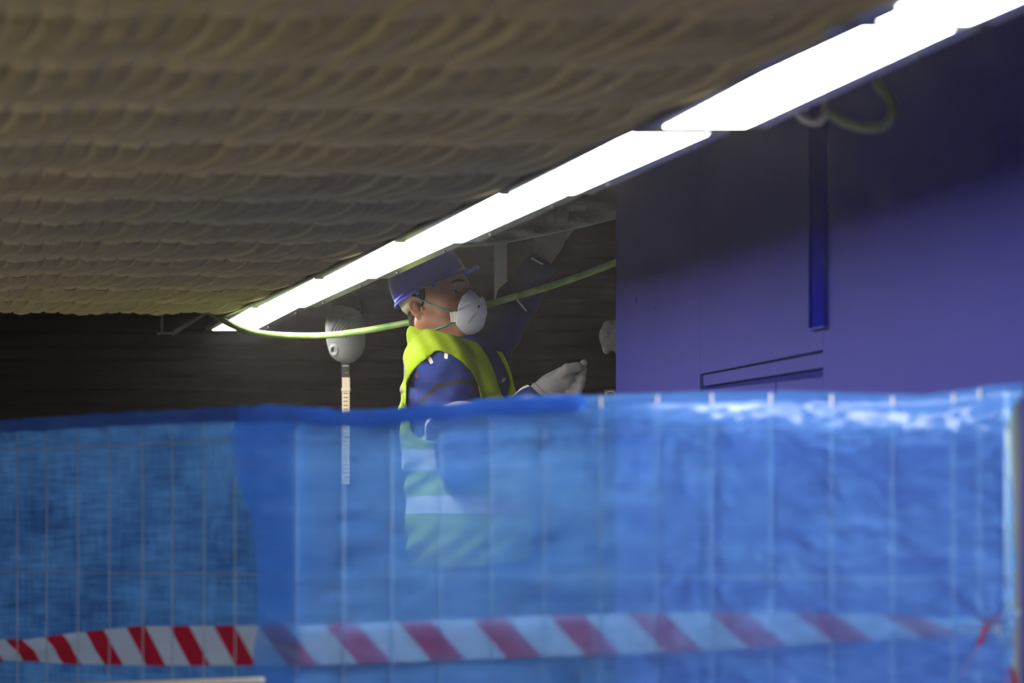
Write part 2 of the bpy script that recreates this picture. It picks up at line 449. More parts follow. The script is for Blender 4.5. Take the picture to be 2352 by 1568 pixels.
def nets(field, name, mat, parent=None, attrs=None, keep=None):
    f = field.d; s = f < 0
    nx, ny, nz = f.shape
    cnt = np.zeros((nx - 1, ny - 1, nz - 1), np.int8)
    for i in (0, 1):
        for j in (0, 1):
            for k in (0, 1):
                cnt += s[i:nx - 1 + i, j:ny - 1 + j, k:nz - 1 + k]
    cells = (cnt > 0) & (cnt < 8)
    I, J, K = np.nonzero(cells); n = len(I)
    idx = np.full(cells.shape, -1, np.int32); idx[I, J, K] = np.arange(n)
    acc = np.zeros((n, 3)); num = np.zeros(n)
    corners = [(i, j, k) for i in (0, 1) for j in (0, 1) for k in (0, 1)]
    for a in corners:
        for ax in range(3):
            if a[ax]: continue
            b = list(a); b[ax] = 1
            fa = f[I + a[0], J + a[1], K + a[2]]; fb = f[I + b[0], J + b[1], K + b[2]]
            m = (fa < 0) != (fb < 0); t = np.where(m, fa / np.where(m, fa - fb, 1), 0)
            p = np.tile(np.array(a, float), (n, 1)); p[:, ax] = t
            acc += p * m[:, None]; num += m
    acc /= num[:, None]
    ip = lambda arr, i, fr: arr[i] + (arr[i + 1] - arr[i]) * fr
    V = np.stack([ip(field.x, I, acc[:, 0]), ip(field.y, J, acc[:, 1]), ip(field.z, K, acc[:, 2])], 1)
    Q = []
    def quads(ax):
        sl = [slice(1, -1)] * 3; sl[ax] = slice(0, -1); sh = [slice(1, -1)] * 3; sh[ax] = slice(1, None)
        A = s[tuple(sl)]; B = s[tuple(sh)]; e = A != B
        i, j, k = np.nonzero(e); fl = A[i, j, k]
        off = [1, 1, 1]; off[ax] = 0
        i, j, k = i + off[0], j + off[1], k + off[2]
        u, v = [(1, 2), (2, 0), (0, 1)][ax]
        g_ = lambda du, dv: idx[tuple(np.array([i, j, k])[q] - (du if q == u else dv if q == v else 0) for q in range(3))]
        q = np.stack([g_(1, 1), g_(0, 1), g_(0, 0), g_(1, 0)], 1)
        q[~fl] = q[~fl][:, ::-1]; Q.append(q)
    for ax in range(3): quads(ax)
    Q = np.concatenate(Q); Q = Q[(Q >= 0).all(1)]
    me = bpy.data.meshes.new(name)
    me.vertices.add(n); me.vertices.foreach_set('co', V.astype(np.float32).ravel())
    me.loops.add(len(Q) * 4); me.loops.foreach_set('vertex_index', Q.astype(np.int32).ravel())
    me.polygons.add(len(Q)); me.polygons.foreach_set('loop_start', np.arange(len(Q), dtype=np.int32) * 4)
    me.polygons.foreach_set('use_smooth', np.ones(len(Q), bool))
    me.update(calc_edges=True); me.validate()
    if attrs:
        for an, fn in attrs.items():
            at = me.attributes.new(an, 'FLOAT', 'POINT'); at.data.foreach_set('value', fn(V).astype(np.float32))
    me.materials.append(mat)
    return link(name, me, parent)
def ar(a, b, h): return np.arange(a, b + h, h)
def first_y(field, X, Z, level=0.0):
    """depth at which a line going straight back from (X,Z) meets the surface"""
    i = int(np.clip(np.searchsorted(field.x, X), 1, len(field.x) - 1)); k = int(np.clip(np.searchsorted(field.z, Z), 1, len(field.z) - 1))
    u = (X - field.x[i - 1]) / (field.x[i] - field.x[i - 1]); v = (Z - field.z[k - 1]) / (field.z[k] - field.z[k - 1])
    c_ = (field.d[i - 1, :, k - 1] * (1 - u) + field.d[i, :, k - 1] * u) * (1 - v) + (field.d[i - 1, :, k] * (1 - u) + field.d[i, :, k] * u) * v - level
    j = np.nonzero(c_ < 0)[0]
    if len(j) == 0: return None
    j = j[0]
    if j == 0: return float(field.y[0])
    a_, b_ = c_[j - 1], c_[j]; return float(field.y[j - 1] + (field.y[j] - field.y[j - 1]) * a_ / (a_ - b_))
def poly_sd(px, py, poly):
    """signed distance (negative inside) to a polygon, picture units"""
    d = np.full(px.shape, 1e9); ins = np.zeros(px.shape, bool); n = len(poly)
    for i in range(n):
        a = poly[i]; b = poly[(i + 1) % n]
        ex, ey = b[0] - a[0], b[1] - a[1]; wx, wy = px - a[0], py - a[1]
        t = np.clip((wx * ex + wy * ey) / (ex * ex + ey * ey), 0, 1)
        d = np.minimum(d, (wx - ex * t) ** 2 + (wy - ey * t) ** 2)
        cnd = ((a[1] > py) != (b[1] > py)) & (px < (b[0] - a[0]) * (py - a[1]) / ((b[1] - a[1]) or 1e-9) + a[0])
        ins ^= cnd
    d = np.sqrt(d); return np.where(ins, -d, d)

# scatter volume added to imitate lens veil and glow around the lamps
t = NT('veil_haze'); t.n.remove(t.b)
vs = t.add('ShaderNodeVolumeScatter'); vs.inputs['Color'].default_value = (1.0, 0.93, 0.86, 1); vs.inputs['Density'].default_value = 0.0033; vs.inputs['Anisotropy'].default_value = 0.75
t.link(vs.outputs[0], t.out.inputs['Volume'])
hz = MB().box((-1, 10.0, 1.75), (11.8, 11.6, 3.48)).build('veil_haze', t.m); tag(hz, 'thin added haze imitating lens veil and glow around the strip lights', 'haze', kind='stuff')
# ------------------------------------------------------------------ materials for people
t = NT('skin'); t.col(t.mix(t.noise(40, 4), (0.25, 0.095, 0.042), (0.30, 0.125, 0.058))); t.b.inputs['Roughness'].default_value = .5
t.b.inputs['Subsurface Weight'].default_value = 0.0; M['skin'] = t.m
M['hair'] = simple('dark_brown_hair', (0.022, 0.014, 0.009), 0.75, 0, 0.4, 120, 0.4, 0.1)
M['hat'] = simple('blue_hard_plastic', (0.026, 0.036, 0.46), 0.3, 0, 0.04, 5, 0, 0.3)
M['hat_strap'] = simple('cream_webbing', (0.50, 0.47, 0.36), 0.7)
M['mask'] = simple('white_filter_fabric', (0.50, 0.49, 0.53), 0.8, 0, 0.04, 60, 0.1)
M['clip'] = simple('cream_plastic', (0.66, 0.65, 0.54), 0.5)
M['elastic'] = simple('green_elastic', (0.02, 0.30, 0.20), 0.55)
M['glove'] = simple('grey_coated_glove', (0.19, 0.172, 0.165), 0.75, 0, 0.2, 70, 0.3)
M['trousers'] = simple('navy_trousers', (0.015, 0.02, 0.06), 0.8)
M['eye'] = simple('eye_white', (0.30, 0.27, 0.26), 0.3)
M['ink'] = simple('grey_ink', (0.10, 0.09, 0.11), 0.7)
M['leather'] = simple('brown_leather', (0.16, 0.08, 0.04), 0.5)
def shirt_mat(stripes):
    t = NT('blue_marl_jersey')
    base = t.mix(t.noise(260, 3, rough=.7), (0.009, 0.016, 0.09), (0.030, 0.048, 0.18))
    c_ = base
    if stripes:
        s_ = t.attr('along')
        band = lambda a, b: t.math('MULTIPLY', t.math('GREATER_THAN', s_, a), t.math('LESS_THAN', s_, b))
        c_ = t.mix(band(.062, .073), c_, (0.035, 0.03, 0.035))
        c_ = t.mix(band(.118, .130), c_, (0.62, 0.55, 0.5))
        c_ = t.mix(t.math('LESS_THAN', t.attr('tick'), 0.0), c_, (0.62, 0.56, 0.52))
        c_ = t.mix(t.math('LESS_THAN', t.attr('red'), 0.0), c_, (0.16, 0.03, 0.025))
        c_ = t.mix(t.math('LESS_THAN', t.attr('far'), 0.0), c_, (0.30, 0.29, 0.30))
    else:
        c_ = t.mix(0.0, c_, base)
    t.col(c_); t.b.inputs['Roughness'].default_value = .9; t.b.inputs['Specular IOR Level'].default_value = .08; t.bump(t.noise(300, 3), .3, .001)
    return t.m
M['shirt'] = shirt_mat(True); M['shirt2'] = shirt_mat(False)
t = NT('lime_safety_vest')
pos = t.add('ShaderNodeNewGeometry').outputs['Position']; sp = t.add('ShaderNodeSeparateXYZ'); t.link(pos, sp.inputs[0])
zw = sp.outputs[2]
vb = t.mix(t.noise(60, 3), (0.175, 0.25, 0.003), (0.215, 0.30, 0.004))
def zb(y0, y1): # rows of the picture at the worker's distance
    k = 10.68 / F; return t.math('MULTIPLY', t.math('LESS_THAN', zw, CAMZ + (HOR - y0) * k), t.math('GREATER_THAN', zw, CAMZ + (HOR - y1) * k))
c_ = t.mix(zb(1034, 1082), vb, (0.38, 0.38, 0.40)); c_ = t.mix(zb(1140, 1180), c_, (0.38, 0.38, 0.40))
c_ = t.mix(t.math('LESS_THAN', t.attr('grey'), 0.0), c_, (0.16, 0.14, 0.13))
t.col(c_); t.b.inputs['Roughness'].default_value = .8; t.b.inputs['Specular IOR Level'].default_value = .1; t.bump(t.noise(500, 2), .25, .001); M['vest'] = t.m

def hand_prims(L):
    """L: list of (a, b, ra, rb) capsules in world space"""
    return [cone(*q) for q in L]

def person(dx, dy, main):
    """dx picture columns, dy metres: whole figure shifted; main=True for the worker in view"""
    def W(px, py, d=0.0): return np.array(P(px + dx, py, 10.68 + dy + d))
    th = math.radians(22); Fv = np.array([math.cos(th), -math.sin(th), 0]); Rv = np.array([-math.sin(th), -math.cos(th), 0]); U = np.array([0, 0, 1.0])
    RB = np.array([Fv, -Rv, U])
    px0 = dx
    # ---- body core
    neckb = W(1024, 782); chest = W(1052, 885); belly = W(1062, 1050); hip = W(1078, 1200)
    shR = W(1016, 858, -.165); shL = W(1107, 812, .16)
    elR = W(1062, 1075, -.215); wrR = W(1238, 905, -.20)
    elL = W(1192, 688, .20); wrL = W(1247, 592, .20)
    if not main:
        shR = W(1016, 858, -.165); wrR = W(935, 778, -.20); elR = W(1010, 960, -.30)
        shL = W(1107, 860, .16); elL = W(1140, 1060, .2); wrL = W(1230, 980, .05)
    torso = [(ell(chest - U * .005, (.120, .165, .145), RB), .04), (ell(chest - U * .10, (.120, .155, .17), RB), .06), (ell(belly, (.125, .150, .17), RB), .07), (ell(hip, (.125, .165, .14), RB), .07),
             (cone(neckb - U * .05 - Rv * -.09, shR + U * .015, .045, .058), .05), (cone(neckb - U * .05 + Rv * -.09, shL + U * .01, .045, .058), .05)]
    armR = [(cone(shR, (shR + elR) / 2, .060, .054), .05), (cone((shR + elR) / 2, elR, .054, .042), .02), (cone(elR, wrR, .044, .026), .02)]
    armL = [(cone(shL, (shL + elL) / 2, .062, .050), .05), (cone((shL + elL) / 2, elL, .050, .042), .02), (cone(elL, wrL, .043, .026), .02)]
    # ---- head frame
    ps = math.radians(27); pt = math.radians(19 if main else 0)
    Fh = np.array([math.cos(ps), -math.sin(ps), 0]); Sh = np.array([-math.sin(ps), -math.cos(ps), 0])
    Fp = Fh * math.cos(pt) + U * math.sin(pt); Up = -Fh * math.sin(pt) + U * math.cos(pt)
    O = W(995, 714, .01)
    HR = np.array([Fp, -Sh, Up]); K = 1.04
    def H(f, s, u): return O + (Fp * f + Sh * s + Up * u) * K
    E = lambda f, s, u, r: ell(H(f, s, u), np.array(r) * K, HR)
    head = [(E(.014, 0, .052, (.082, .075, .088)), .02), (E(.040, 0, -.012, (.052, .060, .078)), .03), (E(.068, 0, .025, (.042, .056, .055)), .02), (E(.062, 0, .058, (.050, .060, .045)), .02),
            (cone(H(.0, .050, -.03), H(.070, .022, -.078), .030, .024), .03), (cone(H(.0, -.050, -.03), H(.070, -.022, -.078), .030, .024), .03),
            (E(.084, 0, -.078, (.022, .024, .020)), .02), (cone(H(.099, .030, .044), H(.099, -.030, .044), .012, .012), .014),
            (E(.066, .042, -.008, (.024, .022, .022)), .02), (E(.066, -.042, -.008, (.024, .022, .022)), .02),
            (cone(H(.098, 0, .028), H(.122, 0, -.010), .008, .013), .010), (E(.103, .011, -.012, (.012, .009, .009)), .006), (E(.103, -.011, -.012, (.012, .009, .009)), .006),
            (E(.094, 0, -.036, (.012, .024, .005)), .006), (E(.092, 0, -.047, (.012, .022, .007)), .006)]
    neck = [(cone(H(-.022, 0, -.035), neckb - U * .05, .056, .064), .025), (cone(H(.015, 0, -.06), neckb + Fv * .02 - U * .04, .038, .055), .02)]
    ears = []
    for sg in (1, -1):
        tl = math.radians(-14); Fe = Fp * math.cos(tl) + Up * math.sin(tl); Ue = -Fp * math.sin(tl) + Up * math.cos(tl)
        ec = lambda f, s_, u: H(-.004, .079 * sg, .004) + (Fe * f + Sh * s_ * sg + Ue * u) * K
        loop = [(.010, -.004, .016), (.004, .002, .027), (-.008, .007, .028), (-.017, .009, .016), (-.018, .008, .002), (-.010, .004, -.012), (.000, .000, -.022), (.008, -.004, -.020)]
        ears += [(cone(ec(*loop[i]), ec(*loop[i + 1]), .0052, .0052), .004) for i in range(len(loop) - 1)]
        ears += [(cone(ec(-.004, -.002, -.010), ec(-.008, .000, .018), .0085, .009), .004), (cone(ec(.000, -.001, -.020), ec(.003, -.003, -.016), .0075, .007), .005), (cone(ec(.012, -.004, .000), ec(.011, -.004, -.006), .005, .004), .004)]
    # ---- one continuous body
    ground = .86 if main else .02
    x0, x1 = W(905, 0)[0], max(W(1330, 0)[0], wrR[0], wrL[0])
    xs = ar(min(x0, wrR[0], wrL[0]) - .06, x1 + .06, .0042 if main else .008); ys = ar(10.68 + dy - .42, 10.68 + dy + .40, .0046 if main else .008)
    zt = W(0, 545)[2]; zm = W(0, 800)[2]; zl = W(0, 1330)[2]
    hstep = .003 if main else .007
    zs = np.concatenate([np.arange(ground - .02, zl, .014), np.arange(zl, zm, .006 if main else .010), np.arange(zm, zt + .06, hstep)])
    B = Field(xs, ys, zs)
    hipR = hip + Rv * .09 - U * .04; hipL = hip - Rv * .09 - U * .04
    legs = []
    for h_, sg in ((hipR, 1), (hipL, -1)):
        kn = np.array([h_[0] + .03, h_[1], (h_[2] + ground) / 2 + .03]); an = np.array([h_[0] - .01, h_[1], ground + .09])
        legs += [(cone(h_, kn, .085, .058), .04), (cone(kn, an, .056, .040), .02), (cone(an - U * .05, an - U * .055 + Fv * .15, .036, .028), .02)]
    for q, k in torso + armR + armL + neck + head + ears + legs: B.apply(q, k)
    for sg in (1, -1):
        B.apply(E(.104, .034 * sg, .017, (.013, .017, .012)), .010, op='s')
        B.apply(E(-.003, .091 * sg, .004, (.0085, .0095, .012)), .003, op='s')
        B.apply(E(.084, .033 * sg, .017, (.0145, .015, .0128)), .003)
        B.apply(cone(H(.090, .048 * sg, .016), H(.0985, .022 * sg, .0165), .002, .002), .002, op='s')
    # hands
    def caps(q): return [(cone(np.array(a), np.array(b), ra, rb), .006) for a, b, ra, rb in q]
    if main:
        d0 = -.20
        G1 = [(W(1240, 902, d0), W(1268, 888, d0), .030, .034), (W(1268, 890, d0), W(1296, 872, d0), .036, .036), (W(1262, 905, d0 + .01), W(1300, 898, d0 + .01), .030, .028)]
        F1 = [[(W(1290, 862, d0 - .022), W(1304, 849, d0 - .028), .018, .0165), (W(1304, 849, d0 - .028), W(1327, 843, d0 - .026), .0160, .0135)],     # thumb
              [(W(1306, 862, d0 + .012), W(1332, 852, d0 + .012), .0125, .0115), (W(1332, 852, d0 + .012), W(1341, 834, d0 + .006), .0110, .0095)],     # index
              [(W(1304, 872, d0 - .004), W(1334, 868, d0 - .012), .0135, .012), (W(1334, 868, d0 - .012), W(1340, 850, d0 - .010), .0115, .0095)],
              [(W(1302, 886, d0 - .010), W(1332, 886, d0 - .020), .0135, .012), (W(1332, 886, d0 - .020), W(1338, 868, d0 - .022), .0115, .0095)],
              [(W(1296, 900, d0 - .012), W(1326, 904, d0 - .022), .0125, .011), (W(1326, 904, d0 - .022), W(1333, 888, d0 - .026), .0105, .0090)]]
        e0 = .20
        G2 = [(W(1247, 592, e0), W(1262, 558, e0), .028, .034), (W(1256, 562, e0), W(1270, 545, e0), .036, .034)]
        F2 = [[(W(1256, 565, e0 - .02), W(1240, 545, e0 - .03), .015, .013), (W(1240, 545, e0 - .03), W(1243, 520, e0 - .04), .0125, .010)],
              [(W(1258, 540, e0), W(1262, 512, e0 + .01), .0125, .011), (W(1262, 512, e0 + .01), W(1262, 488, e0 - .01), .011, .009)],
              [(W(1272, 538, e0), W(1279, 508, e0 + .01), .0125, .011), (W(1279, 508, e0 + .01), W(1280, 482, e0 - .01), .011, .009)],
              [(W(1284, 540, e0), W(1295, 512, e0 + .01), .012, .011), (W(1295, 512, e0 + .01), W(1298, 490, e0 - .01), .0105, .009)],
              [(W(1290, 548, e0), W(1308, 526, e0 + .01), .011, .010), (W(1308, 526, e0 + .01), W(1314, 508, e0 - .01), .0095, .008)]]
        hands = [(G1, F1), (G2, F2)]
    else:
        d0 = -.20; X = -dx
        G1 = [(W(X + 1424, 778, d0), W(X + 1408, 768, d0), .028, .036), (W(X + 1412, 762, d0), W(X + 1403, 778, d0), .030, .028)]
        F1 = [[(W(X + 1408, 752, d0 - .01), W(X + 1396, 748, d0 - .02), .016, .013), (W(X + 1396, 748, d0 - .02), W(X + 1393, 766, d0 - .03), .0125, .011)],
              [(W(X + 1402, 768, d0), W(X + 1390, 784, d0), .013, .012), (W(X + 1390, 784, d0), W(X + 1393, 804, d0), .0115, .010)],
              [(W(X + 1408, 778, d0), W(X + 1401, 790, d0 - .005), .013, .012), (W(X + 1401, 790, d0 - .005), W(X + 1407, 797, d0), .0115, .010)],
              [(W(X + 1416, 782, d0), W(X + 1412, 794, d0 - .005), .013, .012), (W(X + 1412, 794, d0 - .005), W(X + 1418, 802, d0), .0115, .010)],
              [(W(X + 1424, 784, d0), W(X + 1422, 796, d0 - .005), .012, .011), (W(X + 1422, 796, d0 - .005), W(X + 1428, 804, d0), .0105, .010)]]
        G2 = [(wrL, wrL + np.array([.05, -.03, -.02]), .026, .034)]
        b_ = wrL + np.array([.06, -.03, -.03])
        F2 = [[(b_ + np.array([0, 0, .02 - .014 * i]), b_ + np.array([.035, -.02, .01 - .014 * i]), .011, .010), (b_ + np.array([.035, -.02, .01 - .014 * i]), b_ + np.array([.03, -.035, -.01 - .012 * i]), .010, .008)] for i in range(5)]
        hands = [(G1, F1), (G2, F2)]
    for G_, F_ in hands:
        for q, k in caps(G_): B.apply(q, .012, -.003)
        for fg in F_:
            for q, k in caps(fg): B.apply(q, .004, -.003)
    body = nets(B, 'person', M['skin'])
    # ---- gloves
    for hi_, (G_, F_) in enumerate(hands):
        pts = np.array([p for q in G_ + [z for f_ in F_ for z in f_] for p in q[:2]]); lo_, hi2 = pts.min(0) - .05, pts.max(0) + .05
        Gf = Field(ar(lo_[0], hi2[0], .0021), ar(lo_[1], hi2[1], .0026), ar(lo_[2], hi2[2], .0021))
        for q, k in caps(G_): Gf.apply(q, .014, .001)
        for fg in F_:
            for q, k in caps(fg): Gf.apply(q, .0022, .001)
        X_, Y_, Z_ = Gf.full()
        Gf.d += .0004 * np.sin(X_ * 310 + Z_ * 120 + 2 * np.sin(Z_ * 90)) * np.sin(Z_ * 260 + Y_ * 150 + X_ * 60)
        Gf.d += .0003 * np.sin((X_ + Z_) * 700 + 3 * np.sin(X_ * 200))
        if main and hi_ == 0:
            Gf.apply(cone(W(1286, 868, -.246), W(1300, 862, -.250), .0022, .0026), .002, 0, 's'); Gf.apply(cone(W(1300, 862, -.246), W(1330, 855, -.240), .0028, .003), .002, 0, 's')
        nets(Gf, 'glove', M['glove'], body)
        if main and hi_ == 0:
            a = W(1243, 903, d0); ax_ = (a - elR) / np.linalg.norm(a - elR)
            MB().tube([a - ax_ * .006, a + ax_ * .002, a + ax_ * .006], [.0345, .0355, .0345], 24).build('glove_cuff', M['glove'], body)
    # ---- jersey
    S = Field(xs if main else ar(xs[0], xs[-1], .008), ys, ar(W(0, 1290)[2], zt if main else W(0, 760)[2], .0045 if main else .008))
    for q, k in torso: S.apply(q, k, .010)
    for q, k in armR: S.apply(q, k, .016)
    for q, k in armL: S.apply(q, k, .014)
    X_, Y_, Z_ = S.full()
    fold = .0035 * np.sin(62 * (Z_ - .5 * X_) + 3 * np.sin(14 * X_ + 9 * Y_)) * np.sin(23 * X_ + 17 * Z_) + .0028 * np.sin(95 * (X_ * .6 + Z_ * .8) + 2 * np.sin(21 * Z_))
    S.d += fold
    for a, ax_ in ((wrR, (wrR - elR)), (wrL, (wrL - elL))):
        ax_ = ax_ / np.linalg.norm(ax_)
        pl = (X_ - a[0]) * ax_[0] + (Y_ - a[1]) * ax_[1] + (Z_ - a[2]) * ax_[2] + .004
        near = ((X_ - a[0]) ** 2 + (Y_ - a[1]) ** 2 + (Z_ - a[2]) ** 2) < .11 ** 2
        S.d = np.where(near, np.maximum(S.d, pl), S.d)
    S.apply(cone(neckb + U * .14, neckb + Fv * .015 - U * .045, .085, .072), .008, 0, 's')
    def along(V):
        p = V - shR; a_ = np.array([.30, -.46, -.84]); a_ /= np.linalg.norm(a_)
        s_ = p @ a_ ; s_[(V[:, 1] > shR[1] + .10)] = -1; return s_
    def pxy(V): return 1176 + F * V[:, 0] / V[:, 1], HOR - F * (V[:, 2] - CAMZ) / V[:, 1]
    def tick(V):
        x, y = pxy(V); a = poly_sd(x, y, [(980, 819), (988, 817), (996, 832), (989, 837)]); b = poly_sd(x, y, [(1021, 806), (1030, 808), (1028, 824), (1020, 824)])
        r = np.minimum(a, b); r[V[:, 1] > shR[1] + .05] = 9; return r
    def red(V):
        x, y = pxy(V); r = poly_sd(x, y, [(951, 862), (956, 854), (962, 862), (957, 869)]); r[V[:, 1] > shR[1] + .05] = 9; return r
    def far(V):
        x, y = pxy(V); r = np.full(len(V), 9.0)
        for q in ([(1218, 594), (1221, 590), (1246, 604), (1252, 603), (1252, 606), (1244, 608)], [(1184, 688), (1188, 686), (1211, 713), (1208, 716)], [(1145, 875), (1160, 866), (1162, 872), (1148, 884)]):
            r = np.minimum(r, poly_sd(x, y, q))
        r[V[:, 1] < shR[1] + .10] = 9; return r
    nets(S, 'jersey', M['shirt'] if main else M['shirt2'], body, {'along': along, 'tick': tick, 'red': red, 'far': far} if main else None)
    # ---- trousers
    T = Field(ar(hip[0] - .25, hip[0] + .25, .010), ar(hip[1] - .28, hip[1] + .28, .010), ar(ground + .06, hip[2] + .16, .014))
    for q, k in legs: T.apply(q, k, .014)
    T.apply(torso[3][0], .05, .006)
    X3, Y3, Z3 = T.full(); T.d = np.maximum(T.d, np.maximum((ground + .085) - Z3, Z3 - (hip[2] + .13)))
    nets(T, 'trousers', M['trousers'], body)
    for h_ in (hipR, hipL):
        Bt = Field(ar(h_[0] - .12, h_[0] + .26, .008), ar(h_[1] - .16, h_[1] + .12, .008), ar(ground - .01, ground + .17, .008))
        an = np.array([h_[0] - .01, h_[1], ground + .09])
        Bt.apply(cone(an + U * .04, an - U * .04, .050, .050), .02); Bt.apply(cone(an - U * .045, an - U * .05 + Fv * .16, .046, .038), .03)
        X3, Y3, Z3 = Bt.full(); Bt.d = np.maximum(Bt.d, ground - Z3)
        nets(Bt, 'boot', M['black'], body)
    # ---- vest
    Vf = Field(ar(W(895, 0)[0], W(1260, 0)[0], .0040), ar(10.68 + dy - .30, 10.68 + dy + .32, .0044), ar(W(0, 1320)[2], W(0, 742)[2], .0040)) if main else \
         Field(ar(W(895, 0)[0], W(1260, 0)[0], .009), ar(10.68 + dy - .30, 10.68 + dy + .32, .009), ar(W(0, 1320)[2], W(0, 742)[2], .009))
    for q, k in torso: Vf.apply(q, k, .023)
    Vf.apply(cone(W(1000, 850, -.13), W(1020, 800, -.10), .070, .062), .03)
    Vf.apply(armR[0][0], .04, .024)
    # stand of the vest at the nape, loose skirt
    Vf.apply(cone(W(985, 800, .0), W(975, 775, .0), .075, .052), .03)
    Vf.apply(cone(W(1080, 1030, 0), W(1082, 1300, 0), .150, .152), .05); Vf.apply(ell(hip - U * .03, (.150, .225, .20), RB), .05)
    Vf.apply(cone(W(1010, 1080, .0), W(1030, 1290, 0), .085, .092), .04)
    Vf.apply(cone(W(1120, 1080, 0), W(1120, 1290, 0), .100, .100), .05)
    X_, Y_, Z_ = Vf.full()
    f_ = (X_ - chest[0]) * Fv[0] + (Y_ - chest[1]) * Fv[1]; s_ = (X_ - chest[0]) * Rv[0] + (Y_ - chest[1]) * Rv[1]
    ppx = 1176 + F * X_ / Y_ - dx; ppy = HOR - F * (Z_ - CAMZ) / Y_
    k_ = F / 10.68
    cxv = 1004 + (ppy - 800) * .10; 
    Vf.d += .0032 * np.sin((ppx * .9 - ppy * .55) * .16 + 1.5 * np.sin(ppy * .03)) * np.exp(-((ppy - 860) / 120) ** 2) + .004 * np.sin(ppx * .085 + ppy * .05 + 2 * np.sin(ppy * .04)) * (ppy > 900)
    d = Vf.d
    # armholes
    aR = poly_sd(ppx + 0 * ppy, ppy + 0 * ppx, [(1002, 806), (1012, 806), (1036, 815), (1060, 830), (1083, 853), (1096, 880), (1104, 912), (1106, 940), (1098, 985), (1070, 1010), (1003, 1013), (975, 1011), (946, 994), (938, 956), (933, 920), (935, 880), (945, 858), (960, 840), (985, 819)]) / k_
    aR = np.maximum(aR, (.03 - s_))
    aL = np.sqrt(((f_ - .01) / .095) ** 2 + ((Z_ - shL[2] + .045) / .125) ** 2) - 1
    aL = np.maximum(aL * .09, (s_ + .085))
    # v-opening at the front
    wv = np.interp(np.broadcast_to(ppy, ppy.shape), [780, 830, 915, 1050, 1120], [.072, .064, .046, .010, .003])
    vo = np.maximum(np.abs(s_ + .004) - wv, -(f_ - .0))
    vo = np.maximum(vo, -(f_ + .02 + 0 * Z_))
    Vf.d = np.maximum(np.maximum(np.maximum(d, -aR), -aL), -vo)
    hem_ = (ppy - (1306 - .10 * np.clip(ppx - 1020, 0, 300) * .9)) / k_
    Vf.d = np.maximum(Vf.d, hem_)
    Vf.apply(cone(neckb + U * .12 - Fv * .01, neckb - U * .03 + Fv * .01, .062, .064), .006, 0, 's')
    Vf.d = np.maximum(Vf.d, (Z_ - W(0, 757)[2]) - (X_ - W(975, 0)[0]) * -.28)
    def grey(V):
        x, y = pxy(V)
        if not main: return np.full(len(V), 9.0)
        a = poly_sd(x, y, [(905, 829), (922, 826), (930, 838), (929, 846), (932, 850), (926, 880), (921, 874), (917, 862), (905, 860)]); b = poly_sd(x, y, [(905, 889), (925, 889), (925, 905), (905, 904)])
        r = np.minimum(a, b); r[V[:, 1] > chest[1] + .15] = 9; return r
    vest = nets(Vf, 'safety_vest', M['vest'], body, {'grey': grey})
    # ---- hair
    Hf = Field(ar(O[0] - .15, O[0] + .16, .0032), ar(O[1] - .13, O[1] + .13, .0036), ar(O[2] - .12, O[2] + .18, .0032))
    for q, k in head[:3]: Hf.apply(q, k, .006)
    Hf.apply(neck[0][0], .03, .003)
    X_, Y_, Z_ = Hf.full(); hp = [X_ - O[0], Y_ - O[1], Z_ - O[2]]
    hf = (hp[0] * Fp[0] + hp[1] * Fp[1] + hp[2] * Fp[2]) / K; hu = (hp[0] * Up[0] + hp[1] * Up[1] + hp[2] * Up[2]) / K
    line = np.interp(hu, [-.09, -.062, -.045, -.02, .0, .03, .06, .09, .12], [-.12, -.075, -.035, -.016, .004, .026, .034, .070, .09])
    Hf.d = np.maximum(Hf.d + .0012 * np.sin(X_ * 500 + Z_ * 300) * np.sin(Z_ * 420), (hf - line) * .9)
    Hf.d = np.maximum(Hf.d, (-.072 - hu))
    nets(Hf, 'hair', M['hair'], body)
    for sg in (1, -1):
        if sg == 1 and main:
            eb = []
            for ex_, ey_ in ((1036, 651), (1043, 646), (1051, 643.5), (1060, 644), (1067, 646)):
                Yg = 10.55
                for _ in range(3):
                    r_ = P(ex_, ey_, Yg); Yg = first_y(B, r_.x, r_.z) or Yg
                eb.append(P(ex_, ey_, Yg + .0005))
            MB().tube(eb, [.0012, .0028, .0034, .0030, .0018], 8).build('eyebrow', M['hair'], body)
        ey = MB(); bmv = bmesh.new(); bmesh.ops.create_uvsphere(bmv, u_segments=16, v_segments=10, radius=.0108 * K)
        me = bpy.data.meshes.new('eyeball'); bmv.to_mesh(me); bmv.free(); me.materials.append(M['eye'])
        me.transform(Matrix.Translation(H(.0865, .033 * sg, .0165))); me.polygons.foreach_set('use_smooth', [True] * len(me.polygons))
        ey = link('eyeball', me, body)
        MB().tube([H(.0965, .0335 * sg, .0165), H(.0990, .0335 * sg, .0165)], .0056, 12).build('iris', M['black'], ey)
    # ---- hard hat
    bt = math.radians(27 if main else 4)
    yh = math.radians(9 if main else 27); Fq = np.array([math.cos(yh), -math.sin(yh), 0]); Sh = np.array([-math.sin(yh), -math.cos(yh), 0]); Fh = Fq
    hF = Fh * math.cos(bt) + U * math.sin(bt); hU = -Fh * math.sin(bt) + U * math.cos(bt)
    Cc = W(989, 659, .012) if main else O + U * .075 + Fh * .01
    hb = MB(); NA, NR = 72, 20
    prof = []
    for j in range(NR + 1):
        e_ = math.pi / 2 * (1 - j / NR); c1 = math.cos(e_) ** .82; s1_ = math.sin(e_) ** .95
        prof.append((c1 * .110, c1 * .098, s1_ * .135))
